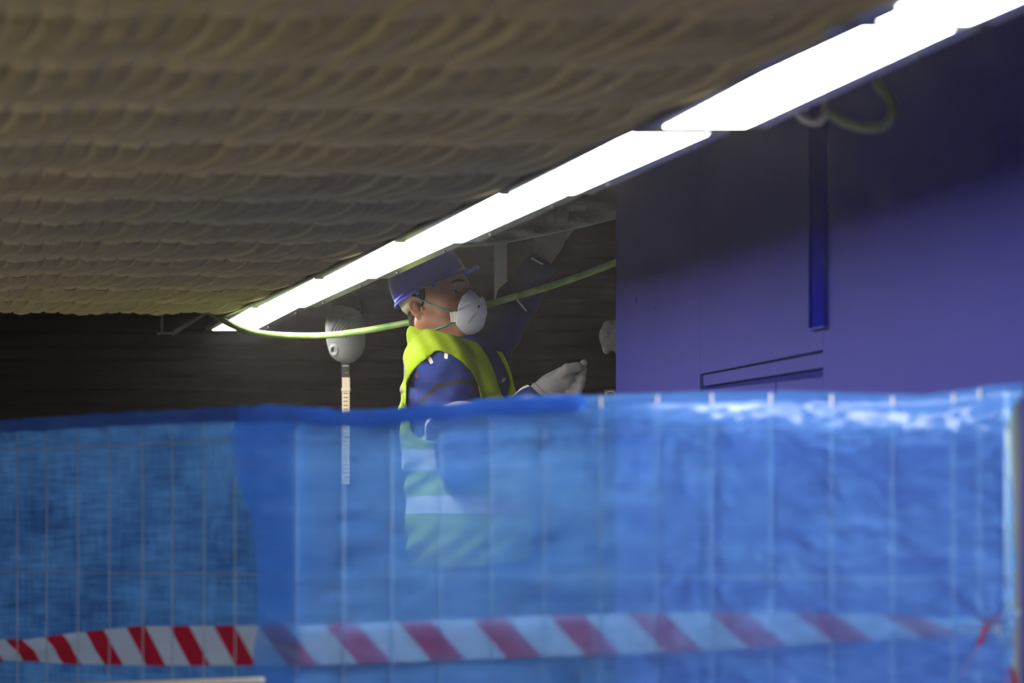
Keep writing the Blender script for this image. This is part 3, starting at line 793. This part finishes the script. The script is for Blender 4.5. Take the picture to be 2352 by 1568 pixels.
    for j in range(NR + 1):
        for i in range(NA):
            an = 2 * math.pi * i / NA; rf, rs, ru = prof[j]
            rdg = 1 + .030 * max(0, math.cos(3 * 0 + 2 * (an))) * 0
            p = Cc + hF * rf * math.cos(an) + Sh * rs * math.sin(an) + hU * ru * (1 + .02 * math.exp(-(math.sin(an) * rs / .012) ** 2))
            hb.v.append(tuple(p))
    rims = [(.003, .003, .0), (.006, .006, -.003), (.007, .007, -.008), (.006, .006, -.009)]
    for (a, b, cdn) in rims:
        for i in range(NA):
            an = 2 * math.pi * i / NA; vis = max(0, math.cos(an)) ** 5 * (.030 if a > .005 else .010)
            p = Cc + hF * ((.110 + a) * math.cos(an) + vis) + Sh * (.098 + b) * math.sin(an) + hU * (cdn - .006 * max(0, math.cos(an)))
            hb.v.append(tuple(p))
    for j in range(NR + len(rims)):
        for i in range(NA):
            i2 = (i + 1) % NA; hb.f.append((j * NA + i, (j + 1) * NA + i, (j + 1) * NA + i2, j * NA + i2)); hb.sm.append(True)
    hat = hb.build('hard_hat', M['hat'], body); so = hat.modifiers.new('shell', 'SOLIDIFY'); so.thickness = .0022; so.offset = 1
    # raised centre rib and side lugs
    rb = MB().tube([Cc + hF * .112 * math.cos(a) * 1.02 + hU * .134 * math.sin(a) * 1.03 for a in np.linspace(.5, 2.55, 24)], .006, 8).build('rib', M['hat'], hat)
    for q in (-.25, .20):
        MB().tube([Cc + Sh * (.098 * math.cos(math.asin(min(1, abs(q) ))) ) + hF * (.110 * q) - hU * .004, Cc + Sh * .100 + hF * (.110 * q) - hU * .016], [.008, .005], 10).build('lug', M['hat'], hat)
    hn = MB(); n = 40
    for i in range(n + 1):
        an = math.pi * (.66 + .68 * i / n); bk = max(0, -math.cos(an))
        for (r_, u_) in ((.96, .012), (.93, -.012 - .010 * bk), (.86, -.018 - .024 * bk ** 1.5)):
            hn.v.append(tuple(Cc + hF * (.104 * r_ * math.cos(an) - .002) + Sh * .088 * r_ * math.sin(an) + hU * u_))
    for i in range(n):
        for k in range(2): hn.f.append((i * 3 + k, i * 3 + k + 1, i * 3 + k + 4, i * 3 + k + 3)); hn.sm.append(True)
    ho = hn.build('head_band', M['hat_strap'], hat); ho.modifiers.new('s', 'SOLIDIFY').thickness = .002
    if not main: return body
    # ---- respirator
    Mk = Field(ar(W(1020, 0)[0], W(1135, 0)[0], .0022), ar(O[1] - .17, O[1] + .08, .0026), ar(W(0, 785)[2], W(0, 655)[2], .0022))
    Mk.apply(E(.088, 0, -.030, (.054, .058, .046)), .02); Mk.apply(E(.100, 0, -.052, (.045, .048, .044)), .03); Mk.apply(E(.098, 0, -.004, (.034, .034, .045)), .03)
    X_, Y_, Z_ = Mk.full(); qx = 1176 + F * X_ / Y_; qy = HOR - F * (Z_ - CAMZ) / Y_
    out_ = [(1079, 664), (1086, 668), (1095, 676), (1101, 684), (1109, 681), (1115, 690), (1118, 704), (1119, 718), (1115, 737), (1110, 752), (1102, 760), (1090, 768), (1072, 770), (1058, 758), (1047, 745), (1047, 737), (1052, 716), (1051, 710), (1053, 698), (1062, 680)]
    sd = poly_sd(qx + 0 * qy, qy + 0 * qx, out_) / k_
    Mk.d = Mk.d - .012
    crease = ((qx - 1056) * .50 + (qy - 714)) * .9   # fold running up to the nose
    Mk.d += .0040 * np.exp(-(crease / 3.0) ** 2) * (qx < 1104) - .0022 * np.exp(-((crease + 6) / 4.0) ** 2)
    Mk.d = np.maximum(Mk.d, sd)
    mask = nets(Mk, 'respirator', M['mask'], body)
    U2 = Field(Mk.x, Mk.y, Mk.z); U2.d = Mk.d.copy()
    # picture-to-surface lookup on head + mask
    def surf(px, py, lift):
        best = None
        for fl in (Mk, B, Hf):
            Yg = 10.60
            for _ in range(3):
                q = P(px, py, Yg); 
                if not (fl.x[0] < q.x < fl.x[-1] and fl.z[0] < q.z < fl.z[-1]): break
                y_ = first_y(fl, q.x, q.z)
                if y_ is None: break
                Yg = y_
            else:
                if best is None or Yg < best: best = Yg
        return best
    def onsurf(pts, lift, n=8):
        pp = smooth_path([Vector((a, b, 0)) for a, b in pts], n); ys_ = [surf(p.x, p.y, 0) for p in pp]
        ok = [y for y in ys_ if y is not None]; last = ok[0] if ok else 10.55
        res = []
        for p, y in zip(pp, ys_):
            if y is None: y = last
            last = y; res.append(y)
        res = np.convolve(np.pad(res, 2, 'edge'), np.ones(5) / 5, 'valid')
        return [P(p.x, p.y, float(y) - lift) for p, y in zip(pp, res)]
    MB().tube(onsurf([(1046, 723), (1042, 719), (1024, 713), (1004, 704), (985, 696), (966, 688), (948, 681)], .002), .0019, 8).build('strap', M['elastic'], mask)
    MB().tube(onsurf([(1044, 733), (1040, 737), (1024, 748), (1010, 753), (996, 757), (984, 756), (972, 758)], .002), .0021, 8).build('strap', M['elastic'], mask)
    c = onsurf([(1040, 728), (1046, 727.5), (1052, 727)], .003, 2)
    for nm, dxp, wd_, hh in (('clip', 4.5, .0175, .0305), ('clip', -6.0, .0135, .0285)):
        q = P(1046 + dxp, 727.5 - dxp * .1, c[2].y - .001)
        a = Vector((1, .25, .10)).normalized(); u_ = Vector((-.12, 0, 1)).normalized(); n_ = a.cross(u_).normalized(); 
        MB().box(q, (wd_, .003, hh), ax=(a, n_, u_)).build(nm, M['clip'], mask, bevel=.0012)
    # printing on the respirator
    def printing(txt, x_, y_, size, deg):
        cu = bpy.data.curves.new('print_text', 'FONT'); cu.body = txt; cu.size = size; cu.align_x = 'LEFT'; cu.resolution_u = 2
        tmp = bpy.data.objects.new('tmp', cu); COL.objects.link(tmp)
        me = bpy.data.meshes.new_from_object(tmp.evaluated_get(bpy.context.evaluated_depsgraph_get())); bpy.data.objects.remove(tmp)
        a = math.radians(deg); keepY = 10.5
        for v in me.vertices:
            u_, w_ = v.co.x, v.co.y
            X2 = x_ + u_ * math.cos(a) - w_ * math.sin(a); Y2 = y_ - (u_ * math.sin(a) + w_ * math.cos(a))
            y = surf(X2, Y2, 0) or keepY; keepY = y; v.co = P(X2, Y2, y - .0012)
        me.materials.clear(); me.materials.append(M['ink']); o = link('print_text', me, mask); return o
    printing('\u00aeSMS', 1079, 744, 8.5, 55); printing('FF2', 1091, 727, 7.0, 55); printing('V1110', 1097, 716, 4.0, 55); printing('\u25cf', 1100, 708, 8.0, 55)
    for q in ([(919, 924.5), (923, 926), (926, 926)], [(926, 925), (927.5, 928), (925, 931)], [(921, 938), (925, 936.5), (929, 938), (931, 941)]):
        pts_ = []
        for x_, y_ in q:
            Yg = 10.6
            for _ in range(3):
                r_ = P(x_, y_, Yg); yy = first_y(Vf, r_.x, r_.z); Yg = yy or Yg
            pts_.append(P(x_, y_, Yg - .001))
        MB().tube(pts_, .0011, 6).build('print_mark', M['black'], vest)
    # cable-free hat straps: thin nape edge of the collar
    return body
w1 = person(0, 0.0, True)
tag(w1, 'person in a lime safety vest and blue hard hat, one arm raised into the ceiling', 'person')
w2 = person(516, 0.22, False)
tag(w2, 'second person hidden behind the violet wall, only a grey gloved hand showing at its edge', 'person')
# pouch on the second person's belt
q = P(1402, 906, 10.62)
pc = MB().box(q, (.032, .03, .030)).build('pouch', M['leather'], w2, bevel=.003)
MB().tube(smooth_path([P(1393, 915, 10.60), P(1392, 902, 10.6), P(1398, 899, 10.6), P(1409, 899, 10.6), P(1413, 904, 10.6), P(1412, 915, 10.6)], 4), .0016, 6).build('buckle', M['clip'], pc)
# working platforms they stand on
def platform(cx, cy, z, w_, d_, label):
    e = empty('work_platform', (cx, cy, 0), label, 'platform')
    for k in range(3): MB().box((cx, cy - d_ / 3 + k * d_ / 3, z - .02), (w_, d_ / 3 - .01, .04)).build('plank', M['wood'], e)
    for sx in (-1, 1):
        for sy in (-1, 1):
            MB().tube([(cx + sx * (w_ / 2 - .04), cy + sy * (d_ / 2 - .04), 0), (cx + sx * (w_ / 2 - .04), cy + sy * (d_ / 2 - .04), z - .04)], .02, 8).build('leg', M['steel'], e)
platform(-.12, 10.68, .86, .62, .8, 'scaffold platform the worker stands on, below the picture')

M['dark'] = simple('dark_clamp', (0.05, 0.045, 0.045), .6, spec=.1)
# ------------------------------------------------------------------ grey tool on a ruled pole
Y0 = 12.0; kx = F / Y0
tool = empty('pole_tool', tuple(P(793, 1400, Y0)), 'grey rounded vented tool head on top of a pale ruled telescopic pole', 'tool')
Tc = np.array(P(793, 757, Y0))
Tf = Field(ar(Tc[0] - .08, Tc[0] + .08, .0016), ar(Tc[1] - .09, Tc[1] + .09, .003), ar(Tc[2] - .125, Tc[2] + .11, .0016))
Tf.apply(ell(Tc + (0, 0, -.008), (.056, .060, .082)), .02); Tf.apply(ell(Tc + (.004, 0, -.048), (.046, .052, .054)), .03); Tf.apply(ell(Tc + (-.012, -.01, .006), (.044, .050, .070)), .02)
Tf.apply(cone(Tc + (0, 0, .022), Tc - (-.004, 0, .046), .0545, .0500), .02)
X_, Y_, Z_ = Tf.full(); ux = (X_ - Tc[0]) * kx; uz = (Z_ - Tc[2]) * kx
arc = np.sqrt(((ux - 42) * 1.0) ** 2 + ((uz + 34) * 1.0) ** 2)          # vents: arcs about the lower right
ph = (arc - 40) / 7.2
g1 = (np.cos(2 * np.pi * ph) > .35) & (arc > 40) & (arc < 76) & (uz > -20 + 0 * ux) & (ux < 12)
arc2 = uz - 3 - .014 * (ux - 8) ** 2 * -1
ribs = .0009 * np.sin((uz - .010 * (ux - 12) ** 2) * .62) * (ux > -6) * (uz > 18)
dep = .0045 * np.clip((np.cos(2 * np.pi * ph) - .2) * 2, 0, 1) * ((arc > 38) & (arc < 82) & (uz > -22) & (ux < 14) & (Y_ < Tc[1]))
hole = .010 * np.exp(-(((ux + 27) / 2.6) ** 2 + ((uz + 48) / 4.0) ** 2)) * (Y_ < Tc[1])
ring = -.0035 * np.exp(-(((np.sqrt((ux + 25) ** 2 + ((uz + 50) * .8) ** 2) - 8) / 3.0) ** 2)) * (Y_ < Tc[1])
seam = .002 * np.exp(-((uz + 8 + .012 * (ux - 14) ** 2) / 1.6) ** 2) * (ux > -16)
Tf.d = Tf.d + dep + hole + ring + ribs + seam
t = NT('grey_green_casing'); t.col(t.mix(t.noise(20), (0.20, 0.21, 0.19), (0.27, 0.27, 0.26))); t.b.inputs['Roughness'].default_value = .45; M['casing'] = t.m
nets(Tf, 'head_casing', M['casing'], tool)
MB().tube([Tc + (.002, .01, .060), Tc + (.004, .01, .085), Tc + (.006, .01, .105), Tc + (.006, .01, .125)], [.048, .044, .034, .020], 20).build('grip', M['dark'], tool)
M['cream'] = simple('cream_scale', (0.56, 0.47, 0.33), .6); M['mark'] = simple('scale_marks', (0.22, 0.17, 0.11), .7)
bx = lambda x0, x1, y0, y1, dpt, nm, mt, par=tool, dy_=0: MB().box(P((x0 + x1) / 2, (y0 + y1) / 2, Y0 + dy_), ((x1 - x0) / kx, dpt, (y1 - y0) / kx)).build(nm, mt, par, bevel=.0008)
bx(785, 803, 832, 869, .024, 'clamp', M['dark'])
bx(787, 802, 839, 842, .028, 'clamp_band', M['steel']); bx(791, 800, 855, 858, .027, 'lever', M['leather'])
st_ = bx(786, 804, 867, 893, .026, 'upper_tube', M['cream'])
bx(784, 805, 892, 898, .030, 'collar', M['cream'])
lt = bx(786, 803.5, 898, 1112, .026, 'ruled_tube', M['cream'])
for k in range(23): bx(789, 800, 902 + k * 9.1, 904.8 + k * 9.1, .0275, 'scale_mark', M['mark'], lt, -.0004)
bx(790, 799, 1110, 2530, .014, 'lower_tube', M['dark'])
q = P(795, 2529, Y0); MB().box((q.x, q.y, .01), (.14, .14, .02)).build('foot_plate', M['steel'], tool)

# ------------------------------------------------------------------ fence, tarpaulins, tape
from mathutils import noise as mn
FA = Vector((0.785, 6.0, 0)); FC = Vector((-0.453, 6.94, 0)); FBd = Vector((-0.584, 0.84, 0)).normalized()
LA = (FC - FA).length; FAd = (FC - FA) / LA
def fbase(a):
    if a <= LA: return FA + FAd * a
    return FC + FBd * (a - LA)
def fnorm(a):
    na = Vector((FAd.y, -FAd.x, 0)); nb = Vector((FBd.y, -FBd.x, 0))
    if na.y > 0: na = -na
    if nb.y > 0: nb = -nb
    u = min(1, max(0, (a - LA + .06) / .12)); v = na * (1 - u) + nb * u
    return v.normalized()
def fpx(a): p = fbase(a); return 1176 + F * p.x / p.y
_as = np.linspace(-.3, LA + 1.6, 800); _px = np.array([fpx(a) for a in _as])
def fa(px): return float(np.interp(-px, -_px, _as))
TOP = [(-60, 972), (0, 968), (200, 955), (400, 944), (520, 938), (620, 933), (700, 937), (780, 946), (860, 943), (950, 936), (1100, 922), (1270, 911), (1410, 905), (1600, 899), (1800, 897), (2000, 903), (2120, 906), (2200, 896), (2270, 884), (2330, 880), (2400, 880)]
def ftop(a):
    px = fpx(a); y = ipl(TOP, px); return CAMZ + (HOR - y) * fbase(a).y / F
def fpt(a, z, off=0.0):
    p = fbase(a) + fnorm(a) * off; return Vector((p.x, p.y, z))
BOT = 0.06
M['wire_dull'] = simple('dull_wire', (0.30, 0.36, 0.44), 0.6)
def fence_panel(label, wires, a0, a1, posts):
    px_r = wires[0] > 600
    e = empty('mesh_fence_panel', tuple(fbase((a0 + a1) / 2)), label, 'fence')
    for px in wires:
        a = fa(px)
        MB().tube([fpt(a, BOT), fpt(a, ftop(a) - .004)], .0020 if px_r else .0013, 6).build('vertical_wire', M['fence_metal'] if px_r else M['wire_dull'], e)
    z = CAMZ + (HOR - 1320) * 6.9 / F
    zz = [z + .245 * k for k in range(-6, 2)]
    for zq in zz:
        n = 8; MB().tube([fpt(a0 + (a1 - a0) * i / n, zq, -.005) for i in range(n + 1)], .0018 if px_r else .0012, 6).build('horizontal_wire', M['fence_metal'] if px_r else M['wire_dull'], e)
    MB().tube([fpt(a0 + (a1 - a0) * i / 8, 0.12, -.005) for i in range(9)], .016, 8).build('bottom_rail', M['fence_post'], e)
    for px in posts:
        a = fa(px); b = fpt(a, 0, -.02)
        MB().tube([b, Vector((b.x, b.y, ftop(a) - .012))], .0135, 14).build('post', M['fence_post'], e)
        MB().box((b.x, b.y, .05), (.22, .6, .10), rz=math.atan2(fnorm(a).y, fnorm(a).x) + math.pi / 2).build('foot', M['black'], e)
    return e
fence_panel('wire mesh fence panel behind the glossy blue tarpaulin, its post at the right edge',
            [2250, 2190, 2050, 1910, 1770, 1635, 1510, 1380, 1250, 1128, 1012, 900, 788, 682], fa(2312), fa(612), [2312])
fence_panel('wire mesh fence panel on the left, its pale wires lying over the dull blue tarpaulin',
            [540, 469, 396, 328, 251, 179, 107, 40, -30], fa(600), fa(-60), [-90])

def tarp_mat(name, c_lo, c_hi, a_lo, a_hi, rough, transl, spec, tint, nsc, con):
    t = NT(name)
    uv = t.add('ShaderNodeUVMap').outputs[0]
    n_big = t.noise(3.0, 4, uv, sc3=(1, 2.2, 1)); n_str = t.noise(nsc, 4, uv, 0.6, sc3=(0.3, 1.5, 1)); n_fine = t.noise(160, 2, uv, sc3=(0.35, 1, 1))
    if nsc > 20:
        n_v = t.noise(nsc * 1.4, 3, uv, 0.5, sc3=(1.6, .22, 1)); n_h = t.noise(nsc * 1.2, 3, uv, 0.5, sc3=(.16, 2.6, 1))
        n_str = t.math('ADD', t.math('MULTIPLY', n_v, 0.30), t.math('MULTIPLY', n_h, 0.45)); n_str = t.math('ADD', n_str, t.math('MULTIPLY', t.noise(nsc * .7, 3, uv, .6), 0.25))
    wv = t.math('ADD', t.math('MULTIPLY', t.math('SUBTRACT', t.math('ADD', t.math('MULTIPLY', n_str, 0.65), t.math('MULTIPLY', n_big, 0.35)), 0.5), con), 0.5, clamp=True)
    t.col(t.mix(wv, c_lo, c_hi)); t.b.inputs['Roughness'].default_value = rough
    t.b.inputs['Specular IOR Level'].default_value = spec
    t.bump(t.math('ADD', n_fine, t.math('MULTIPLY', n_str, 2)), 0.25, .0015)
    tl = t.add('ShaderNodeBsdfTranslucent'); t.link(t.mix(wv, c_lo, c_hi), tl.inputs[0])
    m1 = t.add('ShaderNodeMixShader'); m1.inputs[0].default_value = transl
    t.link(t.b.outputs[0], m1.inputs[1]); t.link(tl.outputs[0], m1.inputs[2])
    tr = t.add('ShaderNodeBsdfTransparent'); tr.inputs[0].default_value = (*tint, 1)
    m2 = t.add('ShaderNodeMixShader')
    t.link(t.ramp(wv, [(0.15, a_lo), (0.85, a_hi)]), m2.inputs[0])
    t.link(tr.outputs[0], m2.inputs[1]); t.link(m1.outputs[0], m2.inputs[2]); t.link(m2.outputs[0], t.out.inputs[0])
    return t.m
M['tarp'] = tarp_mat('glossy_blue_tarpaulin', (0.06, 0.27, 1.0), (0.20, 0.50, 1.0), 0.43, 0.69, 0.23, 0.55, 0.75, (0.58, 0.80, 1.0), 13, 1.3)
M['tarp_dull'] = tarp_mat('dull_blue_tarpaulin', (0.008, 0.07, 0.30), (0.11, 0.33, 0.72), 0.55, 0.92, 0.6, 0.4, 0.15, (0.4, 0.6, 0.9), 42, 2.6)

M['hem'] = tarp_mat('hem_tarpaulin', (0.015, 0.10, 0.50), (0.09, 0.30, 0.85), 0.75, 0.95, 0.35, 0.35, 0.4, (0.5, 0.75, 1.0), 13, 2.0)
M['hem_dull'] = tarp_mat('dull_hem_tarpaulin', (0.010, 0.07, 0.36), (0.08, 0.25, 0.62), 0.8, 0.95, 0.5, 0.3, 0.3, (0.4, 0.6, 0.9), 14, 2.4)
def sheet(name, a_lo, a_hi_fn, off_fn, ztop_fn, mat, nx, nz, parent=None, zlow=0.10):
    """a_hi_fn(z): far end of the sheet at height z"""
    zt0 = ztop_fn(a_lo); zv = CAMZ - 0.30
    V = []; Fc = []; UV = []
    rows_ = [1 - (j / nz) for j in range(nz + 1)]
    for j in range(nz + 9):
        for i in range(nx + 1):
            u = i / nx
            if j <= nz: zfrac = j / nz; zz = None
            a = a_lo + (a_hi_fn(CAMZ + .25 - .55 * min(1, j / nz)) - a_lo) * u
            zt = ztop_fn(a)
            if j <= nz: z = zt + (zv - zt) * j / nz
            else: z = zv + (zlow - zv) * (j - nz) / 8
            o_ = off_fn(a, z, zt)
            p = fpt(a, z, o_); V.append(tuple(p)); UV.append((a, z))
    R_ = nz + 9
    for j in range(R_ - 1):
        for i in range(nx):
            Fc.append((j * (nx + 1) + i, j * (nx + 1) + i + 1, (j + 1) * (nx + 1) + i + 1, (j + 1) * (nx + 1) + i))
    me = bpy.data.meshes.new(name); me.from_pydata(V, [], Fc); me.update()
    me.polygons.foreach_set('use_smooth', [True] * len(Fc))
    ul = me.uv_layers.new(name='UVMap'); li = np.zeros(len(me.loops), np.int32); me.loops.foreach_get('vertex_index', li)
    ul.data.foreach_set('uv', np.array(UV, np.float32)[li].ravel())
    me.materials.append(mat)
    return link(name, me, parent)
def fr(a, z, s, sx=1.0, sz=1.0, seed=0.0, oc=3):
    return mn.fractal(Vector((a * sx * s, z * sz * s, seed)), 0.9, 2.1, oc)
def sstep(x, a, b): u = min(1, max(0, (x - a) / (b - a))); return u * u * (3 - 2 * u)
def off_right(a, z, zt):
    d = zt - z
    right = sstep(-a, -LA * .75, -LA * .25)
    prof = -.010 + .016 * sstep(d, .010, .030) + (.030 * right + .006) * sstep(d, .015, .062) - .018 * right * sstep(d, .075, .20)
    cr = .017 * fr(a, z, 4.2, 1, 1.3, 3.1) + .0034 * fr(a, z, 20, .7, 1.5, 7.7) * (0.25 + right)
    crs = -.011 * abs(fr(a, z, 6.5, 1, 1.5, 21.0, 2)) - .006 * abs(fr(a, z, 17, 1, 1.3, 33.0, 2)) * (.3 + right)
    tie = math.exp(-((a - .06) ** 2 + (z - (CAMZ - .13)) ** 2) / .012); th_ = math.atan2(z - (CAMZ - .13), a - .02)
    cr += crs + .003 * tie * math.sin(th_ * 11)
    ridge = .012 * right * math.exp(-((a - .42 - (CAMZ - .05 - z) * .9) / .05) ** 2) * sstep(d, .1, .2)
    fold = .010 * math.exp(-((a - LA * .86) / .03) ** 2) * sstep(d, .05, .15)
    ap = .0028 * fr(a, z, 60, .6, 1.5, 1.7, 2) * sstep(.09 - abs(d - .04), 0, .05)
    g_ = sstep(d, .0, .04)
    pull = -.03 * math.exp(-((a - .05) ** 2) / .002) * math.exp(-((z - (CAMZ - .13)) ** 2) / .004)
    o_ = prof + (cr + ridge + fold) * g_ + ap + .012 * sstep(.02 - a, 0, .02)
    lim = -.010 + .020 * sstep(d, .010, .05)
    return lim + .004 * math.log1p(math.exp((o_ - lim) / .004))
_edge = [(CAMZ + .25, 548), (CAMZ + .20, 545), (CAMZ + .15, 548), (CAMZ + .10, 566), (CAMZ + .04, 592), (CAMZ - .05, 602), (CAMZ - .30, 604)][::-1]
def ae(z): return fa(float(np.interp(z, [q[0] for q in _edge], [q[1] for q in _edge])))
tr_ = sheet('tarpaulin', fa(2352) + .0, ae, off_right, ftop, M['tarp'], 330, 130)
tag(tr_, 'glossy bright blue tarpaulin over the right and middle of the fence', 'tarpaulin')
def off_left(a, z, zt):
    d = zt - z
    return -.014 + .005 * fr(a, z, 5, 1, 1.6, 11.3) * sstep(d, 0, .05) + .0010 * fr(a, z, 30, .4, 2, 5.5) + .010 * sstep(.045 - d, 0, .03)
tl_ = sheet('tarpaulin', fa(690), lambda z: fa(-60), off_left, lambda a: ftop(a) - .003, M['tarp_dull'], 170, 130)
tag(tl_, 'dull worn blue tarpaulin on the left fence panel, overlapped by the glossy one', 'tarpaulin')
# rolled hem over both, on the left and middle
def hem(a0, a1, drop, rad, nm, parent, mat):
    n = 60; pts = []; rr = []
    V = []; Fc = []; UV = []; K = 10
    for i in range(n + 1):
        a = a0 + (a1 - a0) * i / n; zt = ftop(a); w_ = rad * (1 + .25 * math.sin(a * 17) + .2 * math.sin(a * 41))
        for k in range(K):
            th = math.pi * (k / (K - 1)) * 1.25 - .5
            off = -.004 + w_ * .35 * math.cos(th - .4) * (1) ; z = zt - drop * .5 + drop * .55 * math.sin(th * .8 + .35) + .004 * fr(a, k * .2, 14)
            V.append(tuple(fpt(a, z, off + .006 + .003 * fr(a, k * .3, 30, 1, 1, 5.0)))); UV.append((a, z))
    for i in range(n):
        for k in range(K - 1): Fc.append((i * K + k, (i + 1) * K + k, (i + 1) * K + k + 1, i * K + k + 1))
    me = bpy.data.meshes.new(nm); me.from_pydata(V, [], Fc); me.polygons.foreach_set('use_smooth', [True] * len(Fc))
    ul = me.uv_layers.new(name='UVMap'); li = np.zeros(len(me.loops), np.int32); me.loops.foreach_get('vertex_index', li)
    ul.data.foreach_set('uv', np.array(UV, np.float32)[li].ravel()); me.materials.append(mat)
    o = link(nm, me, parent); return o
hem(fa(1340), fa(556), .050, .022, 'hem', tr_, M['hem'])
hem(fa(556), fa(-60), .046, .016, 'hem', tl_, M['hem_dull'])

# barrier tape: diagonal red and white stripes, flat print
t = NT('barrier_tape'); uv = t.add('ShaderNodeUVMap').outputs[0]
sp = t.add('ShaderNodeSeparateXYZ'); t.link(uv, sp.inputs[0])
st = t.math('FRACT', t.math('DIVIDE', t.math('SUBTRACT', sp.outputs[0], t.math('MULTIPLY', sp.outputs[1], -0.078)), 0.166))
t.col(t.mix(t.math('LESS_THAN', st, 0.45), (0.72, 0.72, 0.68), (0.66, 0.008, 0.035))); t.b.inputs['Roughness'].default_value = .35
tl = t.add('ShaderNodeBsdfTranslucent'); t.link(t.b.inputs['Base Color'].links[0].from_socket, tl.inputs[0])
m1 = t.add('ShaderNodeMixShader'); m1.inputs[0].default_value = .5; t.link(t.b.outputs[0], m1.inputs[1]); t.link(tl.outputs[0], m1.inputs[2]); t.link(m1.outputs[0], t.out.inputs[0])
M['tape'] = t.m
def tape(cols, nm, label):
    """cols: (px, ytop, ybottom, offset, twist)"""
    n = 260; V = []; Fc = []; UV = []; K = 8
    x0, x1 = cols[0][0], cols[-1][0]; g_ = lambda q, x: float(np.interp(x, [c_[0] for c_ in cols], [c_[q] for c_ in cols]))
    for i in range(n + 1):
        px = x0 + (x1 - x0) * i / n; a = fa(px); Y = fbase(a).y
        y0, y1, of, tw = (g_(q, px) for q in (1, 2, 3, 4))
        for k in range(K + 1):
            v = k / K; z = CAMZ + (HOR - (y0 + (y1 - y0) * v)) * Y / F
            V.append(tuple(fpt(a, z, of + tw * .02 * math.sin(v * 6.28 + px * .02)))); UV.append((a, v))
    for i in range(n):
        for k in range(K): Fc.append((i * (K + 1) + k, (i + 1) * (K + 1) + k, (i + 1) * (K + 1) + k + 1, i * (K + 1) + k + 1))
    me = bpy.data.meshes.new(nm); me.from_pydata(V, [], Fc); me.polygons.foreach_set('use_smooth', [True] * len(Fc))
    ul = me.uv_layers.new(name='UVMap'); li = np.zeros(len(me.loops), np.int32); me.loops.foreach_get('vertex_index', li)
    ul.data.foreach_set('uv', np.array(UV, np.float32)[li].ravel()); me.materials.append(M['tape'])
    o = link(nm, me)
    return tag(o, label, 'tape')
TP = [(-60, 1468, 1516, -.007, .05), (60, 1468, 1518, -.007, .15), (150, 1455, 1524, -.007, .1), (300, 1438, 1528, -.007, 0), (600, 1436, 1528, -.006, 0), (700, 1436, 1528, .003, 0), (1000, 1424, 1516, .003, 0),
      (1300, 1412, 1506, .003, 0), (1600, 1406, 1496, .003, .01), (1800, 1406, 1482, .003, .02), (2000, 1408, 1470, .003, .03), (2150, 1418, 1462, .003, .05), (2316, 1420, 1455, .003, .05)]
tp = tape(TP, 'barrier_tape', 'red and white striped barrier tape running along the fence, tied to the right post')
# knot and tails at the post
for k, (x0, y0, x1, y1, wd_, lab) in enumerate(((2300, 1410, 2215, 1550, 26, ''), (2310, 1430, 2330, 1600, 30, ''), (2290, 1440, 2340, 1405, 34, ''))):
    mb = MB(); n = 16
    for i in range(n + 1):
        u = i / n; x = x0 + (x1 - x0) * u; y = y0 + (y1 - y0) * u; a = fa(x); Y = fbase(a).y
        for v in (-.5, 0, .5):
            mb.v.append(tuple(fpt(a + v * wd_ * Y / F, CAMZ + (HOR - y - v * 8) * Y / F, .012 + .010 * math.sin(u * 5 + v * 2 + k))))
    for i in range(n):
        for v in range(2): mb.f.append((i * 3 + v, i * 3 + v + 1, i * 3 + v + 4, i * 3 + v + 3)); mb.sm.append(True)
    me = mb.mesh('tape_tail', M['tape']); ul = me.uv_layers.new(name='UVMap')
    for lp in me.loops:
        q = me.vertices[lp.vertex_index].co; ul.data[lp.index].uv = (.02 + (k != 0) * q.z * 1.0, 0)
    o = link('tape_tail', me, tp)
# pale rail low behind the left tarpaulin
tag(MB().tube([fpt(fa(-60), CAMZ + (HOR - 1580) * fbase(fa(-60)).y / F, .03), fpt(fa(630), CAMZ + (HOR - 1560) * fbase(fa(630)).y / F, .03)], .0055, 10).build('pale_rail', simple('pale_rail', (0.75, 0.68, 0.58), .4)),
    'thin pale rail along the bottom edge of the picture, in front of the dull tarpaulin', 'rail')
